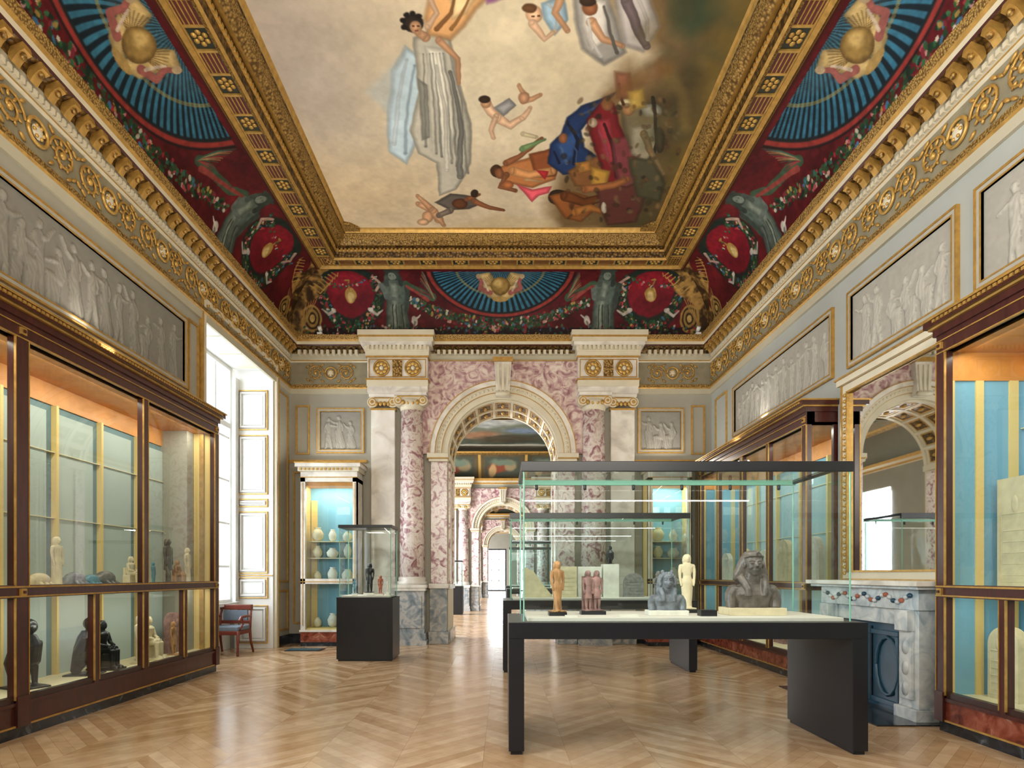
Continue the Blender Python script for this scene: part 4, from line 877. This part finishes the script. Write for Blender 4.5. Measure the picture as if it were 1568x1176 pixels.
# ------------------------------------------------------------------ sculptures
def bust(name,x,y,z,h,m,mp=LIME,lion=False,rot=0):
    T=Matrix.Translation((x,y,z))@Matrix.Rotation(rot,4,'Z')@Matrix.Scale(h,4)
    mb=MB()
    mb.loft([(.1,0,0,.25,.15),(.2,0,0,.26,.16),(.3,0,-.01,.29,.165),(.36,0,0,.32,.15),(.41,0,.01,.3,.13),(.45,0,.01,.2,.11),(.48,0,0,.12,.1),(.66,0,-.01,.1,.1)],m,T=T,p=2.4)
    for s in(-1,1):
        mb.ell((s*.28,0,.36),(.1,.1,.09),m,14,10,T)
        mb.tube([(s*.28,0,.38),(s*.325,-.01,.3),(s*.335,-.03,.2),(s*.325,-.05,.1)],[.085,.088,.082,.075],m,14,T)
        mb.ell((s*.13,-.12,.31),(.11,.05,.06),m,T=T)
    mb.loft([(.58,0,-.09,.03,.03),(.6,0,-.08,.06,.07),(.64,0,-.06,.09,.095),(.7,0,-.05,.11,.11),(.77,0,-.045,.118,.115),(.84,0,-.04,.115,.11),(.9,0,-.02,.09,.09)],m,T=T)
    mb.tube([(0,-.155,.79),(0,-.17,.75),(0,-.19,.715)],[.012,.016,.026],m,10,T)
    mb.ell((0,-.155,.668),(.042,.016,.01),m,T=T); mb.ell((0,-.15,.65),(.036,.017,.01),m,T=T)
    for s in(-1,1):
        mb.ell((s*.05,-.145,.77),(.032,.016,.013),m,T=T); mb.tube([(s*.015,-.158,.797),(s*.05,-.158,.808),(s*.095,-.13,.8)],.008,m,6,T)
        mb.ell((s*.06,-.115,.705),(.035,.035,.04),m,T=T)
    if not lion:
        mb.loft([(.47,0,.07,.2,.05),(.52,0,.06,.265,.07),(.6,0,.05,.26,.085),(.7,0,.04,.225,.1),(.8,0,.03,.19,.12),(.87,0,.01,.155,.135),(.93,0,.01,.11,.11),(.955,0,.01,.05,.05)],m,T=T,p=2.3)
        mb.tube([(-.14,-.06,.86),(-.08,-.135,.875),(0,-.155,.88),(.08,-.135,.875),(.14,-.06,.86)],.017,m,8,T)
        for s in(-1,1):
            mb.tube([(s*.175,.0,.56),(s*.15,-.1,.47),(s*.125,-.165,.38),(s*.12,-.17,.28)],[.06,.055,.05,.045],m,12,T)
            mb.ell((s*.135,-.06,.745),(.016,.035,.05),m,T=T)
        mb.tube([(0,-.155,.87),(0,-.185,.92),(0,-.165,.965)],[.016,.018,.01],m,8,T)
    else:
        mb.loft([(.4,0,.03,.2,.1),(.5,0,.03,.22,.12),(.65,0,.03,.21,.13),(.8,0,.03,.19,.13),(.88,0,.02,.15,.12),(.93,0,.01,.07,.07)],m,T=T,p=2.3)
        for k in range(14):
            a=pi*(-.1+1.2*k/13); mb.ell((.165*math.cos(a),-.08,.72+.17*math.sin(a)),(.035,.04,.05),m,T=T)
        for s in(-1,1):
            mb.ell((s*.1,-.04,.93),(.04,.025,.05),m,T=T); mb.tube([(s*.15,-.06,.56),(s*.12,-.15,.44),(s*.11,-.16,.3)],[.06,.05,.045],m,10,T)
        mb.ell((0,-.19,.69),(.06,.06,.045),m,T=T); mb.ell((0,-.245,.71),(.025,.018,.015),m,T=T); mb.ell((0,-.2,.655),(.045,.04,.02),m,T=T)
    o=mb.obj(name,remesh=h*.008)
    p=MB(); p.box(x-h*.42,x+h*.42,y-h*.22,y+h*.24,z-.0,z+h*.11,mp); q=p.obj('base',bevel=.005,parent=o)
    return o
def standing(name,x,y,z,h,m,base=None,stride=0,wig=True,pair=False,rot=0,arm=0,robe=False):
    T=Matrix.Translation((x,y,z))@Matrix.Rotation(rot,4,'Z')@Matrix.Scale(h,4); mb=MB()
    for c in ((-.12,.12) if pair else (0,)):
        if robe:
            mb.loft([(.03,c,-.01,.085,.08),(.2,c,-.01,.075,.07),(.38,c,0,.085,.07),(.48,c,0,.1,.075),(.6,c,0,.075,.058),(.7,c,0,.09,.065),(.77,c,0,.115,.06),(.81,c,0,.1,.05),(.83,c,0,.04,.04),(.88,c,0,.036,.038)],m,T=T,p=2.2)
        else:
            mb.loft([(.3,c,-.005,.1,.08),(.4,c,0,.095,.075),(.48,c,0,.09,.07),(.6,c,0,.07,.055),(.7,c,0,.09,.065),(.77,c,0,.12,.06),(.81,c,0,.1,.05),(.83,c,0,.04,.04),(.88,c,0,.036,.038)],m,T=T,p=2.2)
        for s in(-1,1):
            mb.tube([(c+s*.045,-.01+s*stride*.7,.03),(c+s*.05,-.01+s*stride*.55,.2),(c+s*.05,0,.4)],[.028,.042,.055],m,10,T); mb.ell((c+s*.045,-.05+s*stride*.7,.035),(.03,.07,.02),m,T=T)
            mb.ell((c+s*.108,0,.78),(.036,.036,.032),m,T=T)
            mb.tube([(c+s*.115,0,.785),(c+s*.13,0,.68),(c+s*.128,-.01,.58),(c+s*.115,-.03-arm*.12,.46+arm*.15)],[.034,.032,.026,.022],m,10,T)
            mb.ell((c+s*.112,-.03-arm*.12,.44+arm*.15),(.018,.022,.032),m,T=T)
        mb.loft([(.85,c,-.035,.015,.015),(.862,c,-.025,.032,.035),(.89,c,-.015,.045,.05),(.93,c,-.01,.05,.055),(.965,c,0,.04,.045),(.98,c,0,.015,.02)],m,T=T)
        mb.ell((c,-.068,.91),(.009,.014,.018),m,T=T)
        if wig: mb.loft([(.83,c,.025,.07,.035),(.87,c,.02,.082,.045),(.92,c,.015,.078,.055),(.965,c,.008,.06,.055),(.99,c,.005,.03,.03)],m,T=T,p=2.4)
    mb.box(-(.25 if pair else .13),(.25 if pair else .13),-.15,.13,-.0,.03,m,T=T)
    if pair: mb.box(-.24,.24,.05,.12,0,.85,m,T=T)
    o=mb.obj(name,remesh=h*.009)
    if base:
        w=(.3 if pair else .17)*h; p=MB(); p.box(x-w,x+w,y-.2*h,y+.17*h,z-.03,z,base); p.obj('base',parent=o)
def stele(name,x,y,z,w,h,t,m,ax='x',rect=False):
    mb=MB(); pts=[(-w/2,0),(w/2,0),(w/2,h-(0 if rect else w/2))]
    if not rect: pts+=[(w/2*math.cos(pi*k/14),h-w/2+w/2*math.sin(pi*k/14)) for k in range(1,14)]
    pts+=[(-w/2,h-(0 if rect else w/2))]
    if ax=='x':
        mb.prism([(y+a,z+b) for a,b in pts],'x',x-t/2,x+t/2,m); f=x-(t/2 if x>0 else -t/2); d=-.006 if x>0 else .006
        for k in range(5): mb.box(f,f+d,y-w*.38,y+w*.38,z+h*(.12+.1*k),z+h*(.12+.1*k)+.008,m)
        mb.frame('x',f,y-w*.42,y+w*.42,z+h*.06,z+h*.68,.008,d,m)
        mb.ell((f,y-w*.15,z+h*.76),(.01,w*.07,h*.08),m); mb.ell((f,y+w*.15,z+h*.76),(.01,w*.07,h*.08),m)
    else:
        mb.prism([(x+a,z+b) for a,b in pts],'y',y-t/2,y+t/2,m)
        for k in range(5): mb.box(x-w*.38,x+w*.38,y-t/2-.005,y-t/2,z+h*(.12+.13*k),z+h*(.12+.13*k)+.007,m)
    mb.obj(name,bevel=.004)
def falcon(name,x,y,z,h,m,rot=0):
    T=Matrix.Translation((x,y,z))@Matrix.Rotation(rot,4,'Z')@Matrix.Scale(h,4); mb=MB()
    mb.tube([(0,.18,.02),(0,.12,.2),(0,.03,.4),(0,-.02,.6),(0,-.02,.72)],[.05,.11,.17,.16,.1],m,14,T)
    mb.ell((0,-.05,.83),(.1,.12,.11),m,T=T); mb.tube([(0,-.13,.84),(0,-.19,.8),(0,-.19,.76)],[.04,.025,.008],m,8,T)
    for s in(-1,1):
        mb.tube([(s*.13,-.02,.62),(s*.15,.08,.35),(s*.06,.2,.06)],[.06,.07,.03],m,10,T); mb.tube([(s*.07,-.05,.3),(s*.07,-.06,.04)],[.05,.035],m,8,T); mb.ell((s*.07,-.09,.03),(.04,.08,.03),m,T=T)
    mb.box(-.2,.2,-.2,.28,-.0,.03,m,T=T); mb.obj(name,remesh=h*.014)
def seated(name,x,y,z,h,m,rot=0):
    T=Matrix.Translation((x,y,z))@Matrix.Rotation(rot,4,'Z')@Matrix.Scale(h,4); mb=MB()
    mb.box(-.16,.16,-.02,.24,0,.34,m,T=T); mb.box(-.13,.13,.17,.24,.3,.6,m,T=T); mb.box(-.18,.18,-.34,.26,0,.04,m,T=T)
    for s in(-1,1):
        mb.tube([(s*.07,.1,.4),(s*.07,-.2,.4)],[.085,.07],m,10,T); mb.tube([(s*.07,-.2,.4),(s*.07,-.21,.06)],[.06,.045],m,10,T); mb.ell((s*.07,-.26,.06),(.045,.08,.03),m,T=T)
        mb.tube([(s*.16,.06,.72),(s*.18,.0,.52),(s*.09,-.14,.48)],[.05,.042,.03],m,10,T)
    mb.tube([(0,.08,.38),(0,.07,.55),(0,.06,.72),(0,.06,.77)],[.12,.1,.14,.1],m,12,T); mb.tube([(0,.05,.76),(0,.04,.84)],.05,m,8,T)
    mb.loft([(.82,0,.0,.03,.03),(.86,0,.02,.06,.065),(.92,0,.03,.065,.07),(.98,0,.04,.04,.05)],m,T=T); mb.loft([(.74,0,.07,.09,.04),(.85,0,.07,.12,.06),(.93,0,.06,.1,.07),(.99,0,.05,.05,.05)],m,T=T)
    mb.obj(name,remesh=h*.012)
zc=1.06
bust('pharaoh_bust',2.12,5.0,zc,.57,STONED)
bust('lioness_goddess_bust',1.38,4.95,zc,.39,STONEB,LIMEW,True)
standing('wooden_statuette',.455,4.92,zc+.03,.43,WOODC,BLACK,.1,True,False,.4,0,True)
standing('couple_statuette',.77,5.05,zc+.03,.35,SAND,BLACK,0,True,True,.3)
standing('limestone_statuette',1.66,5.3,zc+.03,.50,LIME,BLACK,0,True,False,0,0,True)
mb=MB(); mb.box(1.62,1.75,4.8,4.9,zc,zc+.05,BLACK); mb.box(.95,1.1,4.75,4.8,zc,zc+.02,LIMEW); mb.box(.5,.6,4.7,4.74,zc,zc+.015,LIMEW); mb.obj('museum_label_blocks')
stele('carved_stone_block',1.32,8.95,1.06,.34,.46,.12,LIMEW,'y',True); falcon('falcon_statuette',1.64,9.0,1.56,.3,BRONZE)
stele('carved_stone_block',.98,8.8,1.06,.24,.46,.1,LIME,'y',True)
mb=MB(); mb.prism([(.3,1.06),(.75,1.06),(.62,1.22),(.45,1.45),(.33,1.5)],'y',8.85,8.98,LIME); mb.obj('stone_fragment',bevel=.01)
stele('stone_stele',2.0,9.0,1.06,.3,.36,.08,STONEG,'y'); seated('seated_statuette',2.38,8.95,1.06,.4,STONEG)
mb=MB(); mb.box(1.52,1.76,8.9,9.1,1.06,1.56,LIMEW); mb.obj('display_plinth')
standing('bronze_statuette',-2.22,9.8,1.1,.5,BRONZE,LINEN,.08); standing('painted_statuette',-2.02,9.7,1.09,.3,TERRA,LINEN); standing('faience_statuette',-2.45,9.72,1.09,.24,FAIEN,LINEN); standing('faience_statuette',-1.93,9.85,1.09,.2,LIMEW,LINEN)
def scarab(x,y,z,r,m):
    mb=MB(); mb.ell((x,y,z+r*.6),(r*.7,r,r*.65),m); mb.ell((x,y-r*.9,z+r*.5),(r*.4,r*.35,r*.4),m)
    for s in(-1,1):
        for k in(-1,0,1): mb.tube([(x+s*r*.5,y+k*r*.5,z+r*.4),(x+s*r*.95,y+k*r*.6,z+.01)],r*.12,m,6)
    mb.box(x-r*.8,x+r*.8,y-r*1.2,y+r*1.1,z,z+.02,m); mb.obj('stone_scarab',remesh=.006)
xf=-4.4
standing('limestone_statuette',xf,5.8,1.28,.5,LIME,None,0,True,False,pi/2,0,True)
for y,m,r in((5.58,LIME,.11),(6.04,STONEB,.12),(6.28,FAIEN,.1),(6.5,STONED,.13)): scarab(xf,y,1.28,r,m)
seated('seated_statuette',xf,6.98,1.28,.34,LIME,pi/2); standing('wooden_statuette',xf,7.72,1.28,.6,STONED,None,.08,True,False,pi/2); standing('limestone_statuette',xf,8.2,1.28,.5,LIME,None,0,True,False,pi/2,0,True); standing('faience_statuette',xf,7.4,1.28,.28,FAIEN,None,0,True,False,pi/2); seated('seated_statuette',xf,7.98,1.28,.32,WOODC,pi/2)
falcon('falcon_statue',xf-.1,5.55,.33,.7,BRONZE,pi/2-.4); falcon('falcon_statue',xf-.05,6.3,.33,.66,BRONZE,pi/2+.2); seated('seated_statue',xf-.1,6.64,.33,.56,BRONZE,pi/2); standing('wooden_statuette',xf,7.12,.33,.58,LIME,None,.0,True,False,pi/2,0,True); seated('seated_statue',xf-.05,7.42,.33,.55,LIME,pi/2); stele('stone_stele',xf-.15,8.1,.33,.3,.55,.08,SAND); standing('wooden_statuette',xf,7.85,.33,.45,WOODC,None,.0,True,False,pi/2)
seated('seated_statue',-4.5,4.6,.33,.6,STONEG,pi/2); standing('bronze_statuette',-4.5,4.5,1.28,.5,BRONZE,None,.08,True,False,pi/2)
for y,w,h,m in((7.95,.42,.64,LIMEW),(8.75,.38,.64,LIME),(9.4,.36,.52,LIMEW),(10.2,.32,.57,LIME),(11.0,.36,.52,LIMEW)): stele('stone_stele',4.2,y,1.28,w,h,.08,m)
for y in(8.1,9.2,10.4): stele('stone_stele',4.35,y,.33,.32,.5,.08,SAND)
stele('carved_relief_slab',4.4,4.92,1.28,.5,.95,.1,LIME,'x',True); stele('stone_stele',4.3,5.0,.33,.3,.62,.1,LIME); stele('stone_stele',4.35,3.8,1.28,.45,.8,.1,LIMEW)
# ------------------------------------------------------------------ chair
def chair(x,y):
    mb=MB(); W=MAHOG
    for sx in(-.27,.27):
        mb.tube([(x+sx,y-.24,.42),(x+sx*1.05,y-.29,.3),(x+sx,y-.26,.12),(x+sx*1.05,y-.3,.0)],[.03,.028,.02,.024],W,8)
        mb.tube([(x+sx,y+.22,.42),(x+sx,y+.26,.2),(x+sx*1.05,y+.34,.0)],[.028,.022,.02],W,8)
        mb.tube([(x+sx,y+.22,.4),(x+sx,y+.26,.7),(x+sx*.95,y+.32,.85)],[.025,.022,.02],W,8)
        mb.tube([(x+sx,y+.26,.66),(x+sx*1.08,y+.05,.67),(x+sx*1.08,y-.18,.66),(x+sx*1.08,y-.24,.61),(x+sx*1.08,y-.2,.57)],[.02,.024,.024,.026,.02],W,8)
        mb.tube([(x+sx*1.08,y-.16,.65),(x+sx*1.06,y-.1,.54),(x+sx,y-.2,.44)],[.018,.018,.022],W,8)
    mb.box(x-.29,x+.29,y-.27,y+.25,.36,.43,W); mb.box(x-.27,x+.27,y-.26,y+.23,.43,.5,CUSH)
    mb.box(x-.22,x+.22,y+.24,y+.29,.58,.76,CUSH); mb.box(x-.28,x+.28,y+.24,y+.34,.77,.86,W); mb.box(x-.26,x+.26,y+.24,y+.3,.52,.58,W)
    mb.obj('armchair',bevel=.008)
MAHOG_SAVE=MAHOG; MAHOG=mat('chair_cherrywood','#6e2e20',.3,0,.2,5)
chair(-4.82,10.35); MAHOG=MAHOG_SAVE
mb=MB(); mb.box(-4.0,-3.35,10.75,11.1,0,.012,BRONZE)
for k in range(12): mb.box(-3.97+k*.05,-3.95+k*.05,10.78,11.07,.012,.018,FAIEN)
mb.obj('floor_vent_grille')
# ------------------------------------------------------------------ enfilade rooms
def side_wall(mb,x0,x1,y0,y1,zt,wins,m):
    y=y0
    for a,b in wins: mb.box(x0,x1,y,a,0,zt,m); mb.box(x0,x1,a,b,4.3,zt,m); mb.box(x0,x1,a,b,0,.6,m); y=b
    mb.box(x0,x1,y,y1,0,zt,m)
rooms=[(13.3,22.9),(24,36),(37.1,50)]
s=.83
for i,(a,b) in enumerate(rooms):
    mb=MB(); w=[(a+1,a+3),(b-3.6,b-1.6)]; side_wall(mb,-4.7,-4.3,a,b,6.4,w,WALL); mb.obj('wall_left')
    mb=MB(); mb.box(4.3,4.6,a,b,0,6.4,WALLR); mb.obj('wall_right')
    mb=MB(); mb.box(-4.7,4.6,a,b+1.2,6.3,6.5,CREAM); mb.obj('ceiling')
    for (p,q) in w:
        area('window_daylight',(-4.85,(p+q)/2,2.5),(1,0,0),1.9,3.6,750,(.97,.97,1))
    mb=MB(); R=(-4.3,4.3,a,b)
    mb.sweep([(0,4.9),(.05,4.92),(.08,4.98),(.2,5.03),(.25,5.12),(.0,5.14)],[CREAM,GOLD,CREAM,GOLD,CREAM],R); mb.sweep([(.5,6.0),(.55,5.96),(.7,6.0),(.75,6.05)],[GOLD,GOLDO,GOLD],R); mb.obj('trim_cornice')
    if i<2: facade(b,s,1.1,-4.3,4.3,6.4,'wall_back')
    us,vs=np.meshgrid(np.linspace(-4.2,4.2,400),np.linspace(0,1,50),indexing='ij')
    P=Paint(us,vs*.9,'#3a3a2c'); n=fbm(us*2.,vs*2,20+i,4).reshape(-1,1); P.C=hx('#2a2c22')*(1-n)+hx('#6f5b3c')*n
    for k in range(5):
        c=-3.6+k*1.8; P.poly([(c-.68,.1),(c+.68,.1),(c+.68,.8),(c-.68,.8)],'#45483c'); P.warp(.08,3,k)
        P.ell(c-.2,.4,.4,.2,'#7c3f2a',0,.4); P.ell(c+.3,.5,.25,.22,'#8a7a5a',0,.4); P.ell(c,.62,.5,.12,'#63705f',0,.6); P.ell(c-.4,.3,.15,.25,'#a98a5e',0,.4); P.WU,P.WV=P.U,P.V
    for q in range(6): P.stroke([(-4.5+q*1.8,0),(-4.5+q*1.8,.9)],.05,.05,'#b08d48')
    grid_obj('ceiling_cove_back',np.stack([us,b-.02-.5*vs**2,5.14+.86*vs],-1),P.out(),PAINT)
    us,vs=np.meshgrid(np.linspace(-3.5,3.5,220),np.linspace(a+.8,b-.8,300),indexing='ij')
    P=Paint(us,vs,'#9aa0a0'); n=fbm(us*.6,vs*.6,30+i,4).reshape(-1,1); P.C=hx('#6d787c')*(1-n)+hx('#b4a993')*n
    P.warp(.4,.8,3); P.poly([(-3.5,b-.8),(3.5,b-.8),(3.5,b-3.5),(1.5,b-4.4),(-.5,b-3.2),(-3.5,b-4.8)],'#5a5f50',.5); P.poly([(-3.5,b-.8),(3.5,b-.8),(3.5,b-2.0),(1.5,b-2.6),(-.5,b-1.9),(-3.5,b-2.8)],'#3f4438',.3); P.ell(-.8,b-2.2,.8,.5,'#7b5a42',0,.6); P.ell(1,b-2.9,.9,.4,'#5d6a78',0,.6); P.ell(.2,b-1.6,1.2,.5,'#3b3528',0,.7)
    n2=fbm(us*4,vs*4,5,4).reshape(-1,1)-.5; P.C=P.C*(1+.5*n2)
    grid_obj('ceiling_painting',np.stack([us,vs,6.29+0*us],-1),P.out(),PAINT,False)
mb=MB(); Y=50
mb.box(-4.4,-1.6,Y,Y+.4,0,6.4,WALL); mb.box(.3,4.4,Y,Y+.4,0,6.4,WALL); mb.box(-1.6,.3,Y,Y+.4,3.6,6.4,WALL); mb.obj('wall_back')
mb=MB(); mb.frame('y',Y+.1,-1.6,.3,0,3.6,.1,.1,BLACK)
for x in(-.97,-.34): mb.box(x-.03,x+.03,Y+.1,Y+.18,0,3.6,SHUT)
for z in(.9,1.8,2.7): mb.box(-1.6,.3,Y+.1,Y+.18,z-.03,z+.03,SHUT)
mb.quad((-1.6,Y+.14,0),(.3,Y+.14,0),(.3,Y+.14,3.6),(-1.6,Y+.14,3.6),WGLASS); mb.obj('window_3')
area('window_daylight',(-.65,Y+.8,1.9),(0,-1,0),2.6,4.2,400,(.92,.97,1))
# ------------------------------------------------------------------ room lights
area('window_daylight',(-5.42,9.87,3.1),(1,0,-.02),2.6,4.7,250,(.95,.98,1))
area('window_daylight',(-5.42,1.4,3.1),(1,0,-.02),2.35,4.7,900,(.96,.98,1))
warm=(1,.93,.82)
area('added_fill_uplight',(-4.15,6.0,3.8),(.9,0,1),.2,5.0,95,warm)  # fill strips added out of sight above the display cases, to brighten the room
area('added_fill_uplight',(4.0,9.5,3.75),(-.9,0,1),.2,3.6,65,warm)
area('added_fill_uplight',(4.0,3.4,3.8),(-.9,0,1),.2,3.4,75,warm)
area('added_fill_uplight',(-3.4,11.75,3.66),(0,-.6,1),.9,.2,10,warm)
area('added_fill_uplight',(3.27,11.75,3.66),(0,-.6,1),.8,.2,10,warm)
area('added_front_fill',(0,Y0+.3,4.0),(0,.9,.6),6,.4,480,warm)  # unseen fill panel added behind the camera, stands for no real fixture
w=bpy.data.worlds.new('World'); S.world=w; w.use_nodes=True; nt=w.node_tree; bg=nt.nodes['Background']
bg.inputs[0].default_value=(.82,.91,1,1); bg.inputs[1].default_value=1.5
cam=bpy.data.cameras.new('camera'); co=bpy.data.objects.new('camera',cam); S.collection.objects.link(co); S.camera=co
co.location=(0,0,1.4); co.rotation_euler=(pi/2,0,0); cam.sensor_width=36; cam.lens=900/1568*36; cam.shift_x=14/1568; cam.shift_y=292/1568; cam.clip_end=200; cam.clip_start=.05
S.view_settings.view_transform='Standard'; S.view_settings.look='None'; S.view_settings.exposure=0
